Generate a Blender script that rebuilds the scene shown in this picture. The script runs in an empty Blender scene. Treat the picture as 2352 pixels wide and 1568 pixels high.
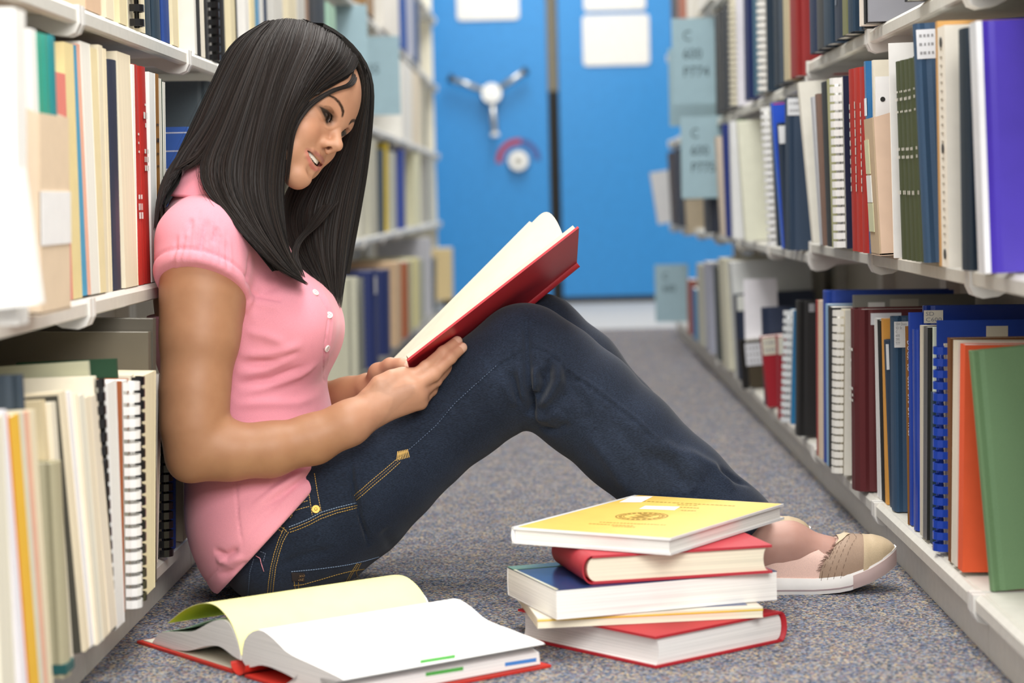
import bpy, bmesh, math, random
import numpy as np
from mathutils import Vector, Matrix, noise as mnoise
from mathutils.bvhtree import BVHTree
random.seed(7)
SC = bpy.context.scene
COL = SC.collection

# ---------------------------------------------------------------- camera, light, exposure
F_PX, CX, CY = 5000.0, 1176.0, 784.0
HC = 0.55
ROLL = math.radians(1.4)
_Y = np.array([80 / F_PX, 330 / F_PX, 1.0]); _Y /= np.linalg.norm(_Y)
_Z = np.array([-math.sin(ROLL), math.cos(ROLL), 0.0]); _Z[2] = -(_Z[0] * _Y[0] + _Z[1] * _Y[1]) / _Y[2]; _Z /= np.linalg.norm(_Z)
_X = np.cross(_Z, _Y); _X /= np.linalg.norm(_X)
if _X[0] < 0: _X = -_X
W2C = np.stack([_X, _Y, _Z], axis=1)          # world -> (right, up, forward)
C0 = np.array([0.0, 0.0, HC])
cam_data = bpy.data.cameras.new('camera')
cam = bpy.data.objects.new('camera', cam_data); COL.objects.link(cam)
rw, uw, fw = W2C[0], W2C[1], W2C[2]
cam.matrix_world = Matrix(((rw[0], uw[0], -fw[0], 0), (rw[1], uw[1], -fw[1], 0), (rw[2], uw[2], -fw[2], HC), (0, 0, 0, 1)))
cam_data.sensor_width = 36.0
cam_data.lens = F_PX / 2352 * 36.0
cam_data.clip_end = 60
cam_data.dof.use_dof = True
cam_data.dof.focus_distance = 3.02
cam_data.dof.aperture_fstop = 4.2
SC.camera = cam

SC.view_settings.view_transform = 'Standard'
SC.view_settings.look = 'None'
SC.view_settings.gamma = 1.0
SC.view_settings.use_curve_mapping = False
SC.view_settings.exposure = -0.12

wd = bpy.data.worlds.new('world'); SC.world = wd; wd.use_nodes = True
wd.node_tree.nodes['Background'].inputs['Color'].default_value = (1.0, 0.985, 0.96, 1)
wd.node_tree.nodes['Background'].inputs['Strength'].default_value = 0.8

def area(name, loc, aim, sx, sy, power, col=(1, 1, 1)):
    l = bpy.data.lights.new(name, 'AREA'); l.shape = 'RECTANGLE'; l.size = sx; l.size_y = sy
    l.energy = power; l.color = col
    o = bpy.data.objects.new(name, l); COL.objects.link(o); o.location = loc
    d = Vector(aim) - Vector(loc)
    o.rotation_euler = d.to_track_quat('-Z', 'Y').to_euler()
    return o
area('softbox_key', (0.70, -0.35, 2.05), (-0.15, 3.0, 0.35), 1.7, 1.4, 108, (1.0, 0.985, 0.955))
area('fill_light', (-0.9, -0.6, 1.6), (0.2, 3.2, 0.3), 1.2, 1.2, 22, (1.0, 0.99, 0.97))  # unseen fill light, added left of the camera
area('overhead_lamp', (-0.05, 2.6, 2.5), (-0.05, 2.6, 0), 0.8, 1.6, 52, (1.0, 0.98, 0.94))

# ---------------------------------------------------------------- projection helpers
def ray(px, py):
    v = np.array([(px - CX) / F_PX, (CY - py) / F_PX, 1.0])
    return W2C.T @ v
def at_y(px, py, y):
    d = ray(px, py); return C0 + d * (y / d[1])
def at_x(px, py, x):
    d = ray(px, py); return C0 + d * (x / d[0])
def at_z(px, py, z):
    d = ray(px, py); return C0 + d * ((z - HC) / d[2])
def proj(p):
    v = W2C @ (np.asarray(p) - C0)
    return CX + F_PX * v[0] / v[2], CY - F_PX * v[1] / v[2]

# ---------------------------------------------------------------- materials
def lin(h):
    h = h.lstrip('#'); o = []
    for i in (0, 2, 4):
        c = int(h[i:i + 2], 16) / 255
        o.append(c / 12.92 if c <= 0.04045 else ((c + 0.055) / 1.055) ** 2.4)
    return tuple(o)
_mats = {}
def mat(h, kind='plain', rough=None):
    key = (h, kind, rough)
    if key in _mats: return _mats[key]
    m = bpy.data.materials.new(kind + '_' + h.lstrip('#')); m.use_nodes = True
    nt = m.node_tree; N = nt.nodes; L = nt.links; b = N['Principled BSDF']
    c = lin(h); b.inputs['Base Color'].default_value = (*c, 1)
    r = {'plain': .5, 'cloth': .55, 'paper': .75, 'pages': .85, 'metal': .38, 'gloss': .22, 'plastic': .3, 'chrome': .22}.get(kind, .5)
    b.inputs['Roughness'].default_value = r if rough is None else rough
    if 'Specular IOR Level' in b.inputs: b.inputs['Specular IOR Level'].default_value = .3 if kind in ('paper', 'pages') else .45
    tc = N.new('ShaderNodeTexCoord')
    if kind == 'chrome': b.inputs['Metallic'].default_value = 1.0
    if kind in ('cloth', 'metal', 'paper', 'plain', 'gloss', 'plastic'):
        n = N.new('ShaderNodeTexNoise'); n.inputs['Scale'].default_value = {'cloth': 900, 'metal': 60, 'paper': 40}.get(kind, 25)
        n.inputs['Detail'].default_value = 3
        L.new(tc.outputs['Object'], n.inputs['Vector'])
        mx = N.new('ShaderNodeMix'); mx.data_type = 'RGBA'; mx.blend_type = 'MULTIPLY'
        mx.inputs[0].default_value = 1
        rp = N.new('ShaderNodeValToRGB'); lo = {'cloth': .86, 'paper': .95, 'metal': .93}.get(kind, .93)
        rp.color_ramp.elements[0].color = (lo, lo, lo, 1); rp.color_ramp.elements[0].position = .3
        rp.color_ramp.elements[1].color = (1, 1, 1, 1); rp.color_ramp.elements[1].position = .65
        L.new(n.outputs['Fac'], rp.inputs['Fac'])
        mx.inputs[6].default_value = (*c, 1); L.new(rp.outputs['Color'], mx.inputs[7]); L.new(mx.outputs[2], b.inputs['Base Color'])
        if kind == 'cloth':
            bp = N.new('ShaderNodeBump'); bp.inputs['Strength'].default_value = .15; bp.inputs['Distance'].default_value = .0005
            L.new(n.outputs['Fac'], bp.inputs['Height']); L.new(bp.outputs['Normal'], b.inputs['Normal'])
    if kind == 'pages':
        mp = N.new('ShaderNodeMapping'); mp.inputs['Scale'].default_value = (3, 900, 3)
        n = N.new('ShaderNodeTexNoise'); n.inputs['Scale'].default_value = 1.0; n.inputs['Detail'].default_value = 2
        L.new(tc.outputs['Object'], mp.inputs['Vector']); L.new(mp.outputs['Vector'], n.inputs['Vector'])
        rp = N.new('ShaderNodeValToRGB'); rp.color_ramp.elements[0].position = .3; rp.color_ramp.elements[1].position = .6
        rp.color_ramp.elements[0].color = (c[0] * .8, c[1] * .8, c[2] * .8, 1); rp.color_ramp.elements[1].color = (*c, 1)
        L.new(n.outputs['Fac'], rp.inputs['Fac']); L.new(rp.outputs['Color'], b.inputs['Base Color'])
    _mats[key] = m
    return m

# ---------------------------------------------------------------- mesh helpers
class MB:
    def __init__(s): s.v = []; s.f = []; s.m = []; s.mats = []; s.sm = []
    def mi(s, m):
        if m not in s.mats: s.mats.append(m)
        return s.mats.index(m)
    def poly(s, pts, m, smooth=False):
        b = len(s.v); s.v += [tuple(p) for p in pts]; s.f.append(tuple(range(b, b + len(pts)))); s.m.append(s.mi(m)); s.sm.append(smooth)
    def hexa(s, p, m):                       # 8 points: bottom 0-3 ccw, top 4-7
        b = len(s.v); s.v += [tuple(q) for q in p]; k = s.mi(m)
        for f in ((3, 2, 1, 0), (4, 5, 6, 7), (0, 1, 5, 4), (1, 2, 6, 5), (2, 3, 7, 6), (3, 0, 4, 7)):
            s.f.append(tuple(b + i for i in f)); s.m.append(k); s.sm.append(False)
    def box(s, x0, x1, y0, y1, z0, z1, m):
        s.hexa([(x0, y0, z0), (x1, y0, z0), (x1, y1, z0), (x0, y1, z0), (x0, y0, z1), (x1, y0, z1), (x1, y1, z1), (x0, y1, z1)], m)
    def prism(s, pts, ax, a0, a1, m, smooth=False):   # 2d outline extruded along axis ax (0,1,2)
        n = len(pts); b = len(s.v); k = s.mi(m)
        def mk(p, a):
            q = [p[0], p[1]]; q.insert(ax, a); return tuple(q)
        s.v += [mk(p, a0) for p in pts] + [mk(p, a1) for p in pts]
        for i in range(n):
            j = (i + 1) % n; s.f.append((b + i, b + j, b + n + j, b + n + i)); s.m.append(k); s.sm.append(smooth)
        s.f.append(tuple(b + i for i in reversed(range(n)))); s.m.append(k); s.sm.append(False)
        s.f.append(tuple(b + n + i for i in range(n))); s.m.append(k); s.sm.append(False)
    def cyl(s, p0, p1, r0, r1, m, seg=12, caps=True):
        p0, p1 = Vector(p0), Vector(p1); d = (p1 - p0).normalized()
        a = d.orthogonal().normalized(); c = d.cross(a); b = len(s.v); k = s.mi(m)
        for p, r in ((p0, r0), (p1, r1)):
            for i in range(seg):
                t = 2 * math.pi * i / seg; s.v.append(tuple(p + a * r * math.cos(t) + c * r * math.sin(t)))
        for i in range(seg):
            j = (i + 1) % seg; s.f.append((b + i, b + j, b + seg + j, b + seg + i)); s.m.append(k); s.sm.append(True)
        if caps:
            s.f.append(tuple(b + i for i in reversed(range(seg)))); s.m.append(k); s.sm.append(False)
            s.f.append(tuple(b + seg + i for i in range(seg))); s.m.append(k); s.sm.append(False)
    def grid(s, P, m, smooth=True):          # P[i][j] points
        b = len(s.v); ni, nj = len(P), len(P[0]); k = s.mi(m)
        for r in P: s.v += [tuple(q) for q in r]
        for i in range(ni - 1):
            for j in range(nj - 1):
                s.f.append((b + i * nj + j, b + (i + 1) * nj + j, b + (i + 1) * nj + j + 1, b + i * nj + j + 1)); s.m.append(k); s.sm.append(smooth)
    def build(s, name, parent=None, fix=False):
        me = bpy.data.meshes.new(name); me.from_pydata(s.v, [], s.f)
        for m in s.mats: me.materials.append(m)
        me.polygons.foreach_set('material_index', s.m); me.polygons.foreach_set('use_smooth', s.sm)
        if fix:
            bm = bmesh.new(); bm.from_mesh(me); bmesh.ops.recalc_face_normals(bm, faces=bm.faces); bm.to_mesh(me); bm.free()
        me.update()
        o = bpy.data.objects.new(name, me); COL.objects.link(o)
        if parent: o.parent = parent
        return o
def empty(name, loc=(0, 0, 0), rot=(0, 0, 0)):
    o = bpy.data.objects.new(name, None); COL.objects.link(o); o.location = loc; o.rotation_euler = rot; o.empty_display_size = .05
    return o
def tag(o, label, cat, group=None):
    o['label'] = label; o['category'] = cat
    if group: o['group'] = group
    return o
def text(name, body, size, m, parent, mw, sx=1.0, align='LEFT', space=1.0):
    c = bpy.data.curves.new(name, 'FONT'); c.body = body; c.size = size; c.align_x = align; c.space_line = space
    c.materials.append(m); c.resolution_u = 2
    o = bpy.data.objects.new(name, c); COL.objects.link(o); bpy.context.view_layer.update()
    me = bpy.data.meshes.new_from_object(o); bpy.data.objects.remove(o); bpy.data.curves.remove(c)
    o = bpy.data.objects.new(name, me); COL.objects.link(o); o.parent = parent; o['kind'] = 'stuff'
    o.matrix_local = mw @ Matrix.Diagonal((sx, 1, 1, 1))
    return o
def frame(o, x, y):                          # matrix with origin o, text direction x, text up y
    x = Vector(x).normalized(); y = Vector(y).normalized(); z = x.cross(y)
    return Matrix(((x.x, y.x, z.x, o[0]), (x.y, y.y, z.y, o[1]), (x.z, y.z, z.z, o[2]), (0, 0, 0, 1)))
for yy, pw in ((4.6, 40), (7.2, 42), (9.9, 40)):
    area('fluorescent_lamp', (0.0, yy, 2.55), (0.0, yy, 0), 0.7, 1.3, pw, (1.0, 0.98, 0.93))

# ---------------------------------------------------------------- floor
def carpet_mat():
    m = bpy.data.materials.new('carpet'); m.use_nodes = True; nt = m.node_tree; N = nt.nodes; L = nt.links; b = N['Principled BSDF']
    b.inputs['Roughness'].default_value = .95; b.inputs['Specular IOR Level'].default_value = .1
    tc = N.new('ShaderNodeTexCoord')
    v = N.new('ShaderNodeTexVoronoi'); v.inputs['Scale'].default_value = 330; L.new(tc.outputs['Object'], v.inputs['Vector'])
    sep = N.new('ShaderNodeSeparateColor'); L.new(v.outputs['Color'], sep.inputs['Color'])
    rp = N.new('ShaderNodeValToRGB'); rp.color_ramp.interpolation = 'CONSTANT'
    cols = ['#56657e', '#858fa5', '#424b58', '#aaa296', '#6c7790', '#917c83', '#bdae91', '#5a636b', '#98a3b0', '#776867']
    e = rp.color_ramp.elements
    while len(e) < len(cols): e.new(.5)
    for i, h in enumerate(cols): e[i].position = i / len(cols); e[i].color = (*lin(h), 1)
    L.new(sep.outputs[0], rp.inputs['Fac'])
    n = N.new('ShaderNodeTexNoise'); n.inputs['Scale'].default_value = 22; n.inputs['Detail'].default_value = 4; L.new(tc.outputs['Object'], n.inputs['Vector'])
    r2 = N.new('ShaderNodeValToRGB'); r2.color_ramp.elements[0].position = .35; r2.color_ramp.elements[1].position = .65
    r2.color_ramp.elements[0].color = (.78, .80, .87, 1); r2.color_ramp.elements[1].color = (1.12, 1.05, .94, 1)
    L.new(n.outputs['Fac'], r2.inputs['Fac'])
    mx = N.new('ShaderNodeMix'); mx.data_type = 'RGBA'; mx.blend_type = 'MULTIPLY'; mx.inputs[0].default_value = 1
    L.new(rp.outputs['Color'], mx.inputs[6]); L.new(r2.outputs['Color'], mx.inputs[7]); L.new(mx.outputs[2], b.inputs['Base Color'])
    bp = N.new('ShaderNodeBump'); bp.inputs['Strength'].default_value = .8; bp.inputs['Distance'].default_value = .003
    L.new(v.outputs['Distance'], bp.inputs['Height']); L.new(bp.outputs['Normal'], b.inputs['Normal'])
    return m
def structure(o): o['kind'] = 'structure'; return o
b = MB(); b.box(-3, 3, -1.5, 9.04, -.05, 0, carpet_mat()); structure(b.build('floor'))
b = MB(); b.box(-3, 3, 9.04, 14.5, -.05, 0, mat('#c9c6c1', 'plain', .45)); structure(b.build('floor_far'))
b = MB(); b.box(-3, 3, 14.3, 14.4, 0, 3.0, mat('#cfc8b8', 'plain')); structure(b.build('wall_back'))

# ---------------------------------------------------------------- blue mobile shelving ends
BLUE = mat('#2f8fd6', 'plain', .38); CHROME = mat('#c9c9c6', 'chrome', .3); WHITE = mat('#f3f1ec', 'paper')
YB = 11.3
def blue_unit(x0, x1, label):
    r = empty('mobile_shelving_unit', ((x0 + x1) / 2, YB, 0)); tag(r, label, 'shelving', 'blue mobile shelving units across the aisle')
    w = (x1 - x0) / 2
    b = MB(); b.box(-w, w, 0, .03, .035, 2.1, BLUE); b.build('end_panel', r)
    b = MB(); b.box(-w + .01, w - .01, .03, 2.4, .05, 2.08, mat('#3b3f44', 'metal')); b.build('carcass', r)
    b = MB(); b.box(-w, w, .01, 2.4, 0.0, .034, mat('#2a2c30', 'metal')); b.build('carriage_base', r)
    return r
xa = at_y(1262, 400, YB)[0]; xb = at_y(1288, 400, YB)[0]
u1 = blue_unit(xa - 1.0, xa, 'blue mobile shelving end panel carrying the chrome three-spoke handle')
u2 = blue_unit(xb, xb + 1.0, 'blue mobile shelving end panel carrying a square white card, no handle')
def loc(u, px, py): p = at_y(px, py, YB); return (p[0] - u.location.x, 0, p[2])
# handle
h = loc(u1, 1130, 216)
b = MB(); b.cyl((h[0], -.10, h[2]), (h[0], 0, h[2]), .05, .058, CHROME, 20); b.cyl((h[0], -.125, h[2]), (h[0], -.10, h[2]), .022, .026, CHROME, 16)
hub = b.build('handle_hub', u1)
for q in ((1034, 181), (1209, 164), (1138, 312)):
    e = loc(u1, *q); b = MB()
    d = Vector((e[0] - h[0], 0, e[2] - h[2])); p1 = Vector((h[0], -.085, h[2])) + d * .2; p2 = Vector((e[0], -.085, e[2]))
    b.cyl(p1, p2, .016, .017, CHROME, 12); 
    sp = b.build('handle_spoke', hub)
    b = MB(); b.cyl(p2 - d * .06, p2 + d * .03, .021, .021, mat('#2b2d31', 'plastic') if q[1] < 300 else mat('#f4f3f0', 'plastic'), 12); b.build('grip', hub)
k = loc(u1, 1191, 369)
b = MB(); b.cyl((k[0], -.05, k[2]), (k[0], 0, k[2]), .05, .062, CHROME, 20); b.cyl((k[0], -.07, k[2]), (k[0], -.05, k[2]), .018, .02, mat('#8d8a80', 'chrome'), 12); b.build('lock_knob', u1)
b = MB()
for i in range(16):
    a0, a1 = math.radians(185 - i * 11.5), math.radians(185 - (i + 1) * 11.5)
    m = mat('#b23a4c', 'plain') if i < 9 else mat('#4a5a9a', 'plain')
    P = lambda a, r: (k[0] + r * math.cos(a), -.003, k[2] + r * math.sin(a))
    b.poly([P(a0, .085), P(a0, .115), P(a1, .115), P(a1, .085)], m)
b.build('lock_dial_print', u1)
def card(u, x0, y0, x1, y1, nm):
    p, q = loc(u, x0, y1), loc(u, x1, y0); b = MB(); r = .018
    pts = []
    for (cx, cz, s) in ((q[0] - r, q[2] - r, 0), (p[0] + r, q[2] - r, 90), (p[0] + r, p[2] + r, 180), (q[0] - r, p[2] + r, 270)):
        for t in range(0, 91, 30): a = math.radians(s + t); pts.append((cx + r * math.cos(a), cz + r * math.sin(a)))
    b.prism(pts, 1, -.012, -.002, WHITE); return b.build(nm, u)
card(u2, 1340, 32, 1490, 152, 'card_label'); card(u2, 1341, -60, 1481, 26, 'card_holder'); card(u1, 1050, -70, 1190, 48, 'card_holder')
b = MB(); p = at_y(1275, 210, YB + .3); b.box(xa + .004, xb - .004, YB + .25, YB + .30, p[2], 2.1, mat('#c9bfa4', 'plain')); b.box(xa + .004, xb - .004, YB + .25, YB + .30, 0, p[2], mat('#3a3733', 'plain'))  # added strip: beige stands for lit wall beyond, dark for the unlit gap
tag(b.build('painted_gap_strip'), 'narrow strip added in the gap between two blue panels, painted lit wall above, shade below', 'strip')

# ---------------------------------------------------------------- shelving
SH = mat('#d9d6cd', 'metal', .42); SHD = mat('#b9b3a6', 'metal', .5); PLAS = mat('#e9e7e2', 'plastic', .4)
def shelving(side, y0, y1, zs, xlip, xkick, label):
    s = 1 if side == 'R' else -1
    r = empty('shelving_unit', (xlip, y0, 0)); tag(r, label, 'shelving', 'steel shelving units along the aisle')
    L = y1 - y0 - .004
    X = lambda a: s * a                     # local x, positive into the shelf
    def bx(b, a0, a1, yy0, yy1, z0, z1, m): b.box(min(X(a0), X(a1)), max(X(a0), X(a1)), yy0, yy1, z0, z1, m)
    b = MB(); k = abs(xkick - xlip); bx(b, k, k + .02, 0, L, 0, zs[0] - .03, SH); b.build('kick_plate', r)
    b = MB(); bx(b, .27, .285, 0, L, .02, zs[-1] + .3, SHD); b.build('back_panel', r)
    for yy in (0.0, L - .03):
        b = MB(); bx(b, .245, .27, yy, yy + .03, .02, zs[-1] + .3, SH); b.build('post', r)
    for z in zs:
        b = MB()
        bx(b, 0.012, .268, 0.004, L - .004, z - .012, z, SH)
        pr = [(0, z - .020), (.004, z - .022), (.012, z - .022), (.012, z - .001), (.006, z), (0, z - .006)]
        b.prism([(X(p[0]), p[1]) for p in pr], 1, .014, L - .014, SH)
        sh = b.build('shelf', r, True)
        for yy in (.001, L - .014):
            c = MB(); pts = [(X(-.003), z - .0005), (X(.2), z - .0005), (X(.2), z - .02), (X(.05), z - .024), (X(.03), z - .034), (X(.012), z - .036), (X(.002), z - .032), (X(-.003), z - .022)]
            c.prism(pts, 1, yy, yy + .013, PLAS); c.build('end_bracket', sh, True)
    return r
ZL = [.072, .447, .785, 1.125, 1.46]; ZR = [.078, .458, .790, 1.13, 1.46]
ZR2 = [.078, .437, .764, 1.10, 1.43]
XLK, XRK, XLL, XRL = -.557, .505, -.535, .487
nth = ['nearest', 'second', 'third', 'fourth', 'fifth', 'sixth', 'seventh', 'eighth', 'ninth', 'tenth', 'eleventh', 'twelfth']
for i in range(12):
    y0 = 1.765 + .765 * i
    shelving('L', y0, y0 + .765, ZL, XLL, XLK, f'pale grey steel shelving bay behind the woman, {nth[i]} along from the near end')
    if i < 9: shelving('R', y0, y0 + .765, ZR if i < 3 else ZR2, XRL, XRK, f'pale grey steel shelving bay facing the woman, {nth[i]} along from the near end')
b = MB(); p0 = at_y(979, 300, 10.97)[0]; p1 = at_y(998, 300, 10.97)[0]
b.box(p0 - .3, p1, 10.955, 10.985, 0, 2.0, mat('#ebe6d3', 'plain', .5)); tag(b.build('end_panel_upright'), 'cream end panel closing the shelving bays behind the woman, beside the blue panel', 'panel')
# ---------------------------------------------------------------- shelf books
INK = mat('#e9e6de', 'plain'); BLACKINK = mat('#24211f', 'plain'); PAGE = mat('#efe6cf', 'pages'); PAGEW = mat('#f4f2ec', 'pages'); LABW = mat('#f6f5f1', 'paper')
CATS = {'hard': ('hardcover_book', 'book'), 'soft': ('paperback_book', 'book'), 'comb': ('comb_bound_report', 'report'), 'wire': ('comb_bound_report', 'report'),
        'binder': ('ring_binder', 'binder'), 'folder': ('paper_folder', 'folder'), 'pages': ('stapled_report', 'report'), 'box': ('pamphlet_box', 'box')}
SHORTS = {}
_ringmesh = {}
def cover_mesh(b, w, t, h, tb, m, bulge, groove):
    """C-shaped case: board, joint, spine, joint, board; x=0 is the spine front, the pages lie at -x"""
    T = t / 2; out = [(-w, T)]
    bo = -max(0, bulge - .004)
    if groove: out += [(-.016 + bo, T), (-.010 + bo, T - .0022), (-.005 + bo, T - .0004)]
    n = 6 if bulge > 0 else 1
    for i in range(n + 1):
        a = math.pi / 2 - math.pi * i / n
        out.append((-bulge + bulge * math.cos(a) - (.0 if bulge else 0), T * math.sin(a)) if n > 1 else (0, T - 2 * T * i))
    if groove: out += [(-.005 + bo, -T + .0004), (-.010 + bo, -T + .0022), (-.016 + bo, -T)]
    out.append((-w, -T))
    k = (T - tb) / T
    inn = [(-w if i in (0, len(out) - 1) else min(x, -tb) if abs(y) > T * .98 else x - tb, y * k) for i, (x, y) in enumerate(out)]
    P = [[(x, y, 0) for x, y in out], [(x, y, h) for x, y in out], [(x, y, h) for x, y in inn], [(x, y, 0) for x, y in inn]]
    P.append(P[0])
    b.grid(P, m, False)
    for e in (0, len(out) - 1):
        b.poly([P[j][e] for j in (range(4) if e else reversed(range(4)))], m)
def ring_copy(key, t, m):
    if key not in _ringmesh:
        b = MB(); r = t * .5; hw = .0048
        prof = [(r * math.cos(a) * .9 + .002, r * math.sin(a)) for a in [math.radians(d) for d in range(-105, 106, 30)]]
        inn = [((x - .002) * .86 + .002, y * .86) for x, y in prof]
        P = [[(x, y, -hw) for x, y in prof], [(x, y, hw) for x, y in prof], [(x, y, hw) for x, y in inn], [(x, y, -hw) for x, y in inn]]; P.append(P[0])
        b.grid(P, m, False); me = b.build('ring', None, True); _ringmesh[key] = me.data; bpy.data.objects.remove(me)
    return _ringmesh[key]
def make_book(style, w, t, h, col, o):
    """root Empty at spine foot; +x local = spine outward, y = thickness, z up"""
    nm, cat = CATS[style]
    r = empty(o.get('name', nm)); near = o['near']            # local y sign of the face towards the near end
    pm = mat(o['page'], 'pages') if 'page' in o else (PAGE if o.get('cream') else PAGEW)
    if style in ('hard', 'binder'):
        m = mat(col, 'cloth' if style == 'hard' and not o.get('gloss') else 'gloss'); tb = min(.0028, t * .2)
        b = MB(); cover_mesh(b, w, t, h, tb, m, o.get('bulge', min(.006, t * .2)) if t > .012 else 0, t > .014); b.build('cover', r, True)
        b = MB(); b.box(-w + .004, -.005 - o.get('bulge', 0), -t / 2 + tb, t / 2 - tb, .003, h - .003, pm); b.build('page_block', r)
    elif style in ('soft', 'folder'):
        m = mat(col, 'paper' if style == 'folder' or not o.get('gloss') else 'gloss'); tb = min(.0009, t * .2)
        b = MB(); cover_mesh(b, w, t, h, tb, m, 0, False); b.build('cover', r, True)
        b = MB(); b.box(-w + .001, -.0015, -t / 2 + tb, t / 2 - tb, .0008, h - .0008, pm); b.build('page_block', r)
    elif style == 'pages':
        b = MB(); b.box(-w, 0, -t / 2, t / 2, 0, h, mat(col, 'pages')); b.build('page_block', r)
        for g in (1, -1): b = MB(); b.box(-w, .0005, min(g * t / 2, g * t / 2 + g * .0006), max(g * t / 2, g * t / 2 + g * .0006), 0, h, mat(col, 'paper')); b.build('cover_sheet', r)
    elif style in ('comb', 'wire'):
        m = mat(col, 'paper'); cm = mat(o.get('comb', '#f2f1ee'), 'plastic')
        for g in (1, -1): b = MB(); b.box(-w, -.008, min(g * t / 2 - g * .001, g * t / 2), max(g * t / 2 - g * .001, g * t / 2), 0, h, m); b.build('cover_board', r)
        b = MB(); b.box(-w, -.009, -t / 2 + .001, t / 2 - .001, .001, h - .001, pm); b.build('page_block', r)
        d = max(.016, min(t * 1.1, .03)); b = MB()
        b.cyl((-.003, -d * .43 * near, .004), (-.003, -d * .43 * near, h - .004), .0035, .0035, cm, 6); c = b.build('comb_spine', r)
        n = o.get('rings', 19); me = ring_copy((round(d, 3), cm.name), d, cm)
        for i in range(n):
            q = bpy.data.objects.new('ring', me); COL.objects.link(q); q.parent = c; q.location = (-.006, 0, h * (i + .5) / n)
    elif style == 'box':
        m = mat(col, 'paper'); m2 = mat(o.get('col2', col), 'paper'); g = .002; h2 = h * o.get('slant', 1.12)
        b = MB(); b.box(-g, 0, -t / 2, t / 2, 0, h, m2); b.build('spine_panel', r)
        for y in (-t / 2, t / 2 - g):
            b = MB(); b.prism([(-g - .0001, 0), (-g - .0001, h), (-.06, h2), (-w, h2), (-w, 0)][::-1], 1, y, y + g, m); b.build('side_panel', r, True)
        b = MB(); b.box(-w, 0, -t / 2, t / 2, -.001, .002, m); b.build('base_panel', r); b = MB(); b.box(-w - g, -w, -t / 2, t / 2, 0, h2, m); b.build('back_panel', r)
    return r
def bars(r, face, rows, m):
    """rows of dash-shaped print; face 's' spine (y,z) or 'c' near cover (x,z); each row (u0,u1,z0,z1,n)"""
    b = MB()
    rnd = random.Random(len(rows))
    for (u0, u1, z0, z1, n, off) in rows:
        d = (u1 - u0) / n
        for i in range(n):
            a0 = u0 + d * (i + .12); a1 = u0 + d * (i + rnd.uniform(.6, .9))
            if face == 's': b.poly([(off, a0, z0), (off, a1, z0), (off, a1, z1), (off, a0, z1)], m)
            else: b.poly([(a0, off, z0), (a1, off, z0), (a1, off, z1), (a0, off, z1)], m)
    lo_ = b.build('lettering', r); lo_['kind'] = 'stuff'; return lo_
SHELFX = {'L': (XLL, XLK), 'R': (XRL, XRK)}
ALLB = []
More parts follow.
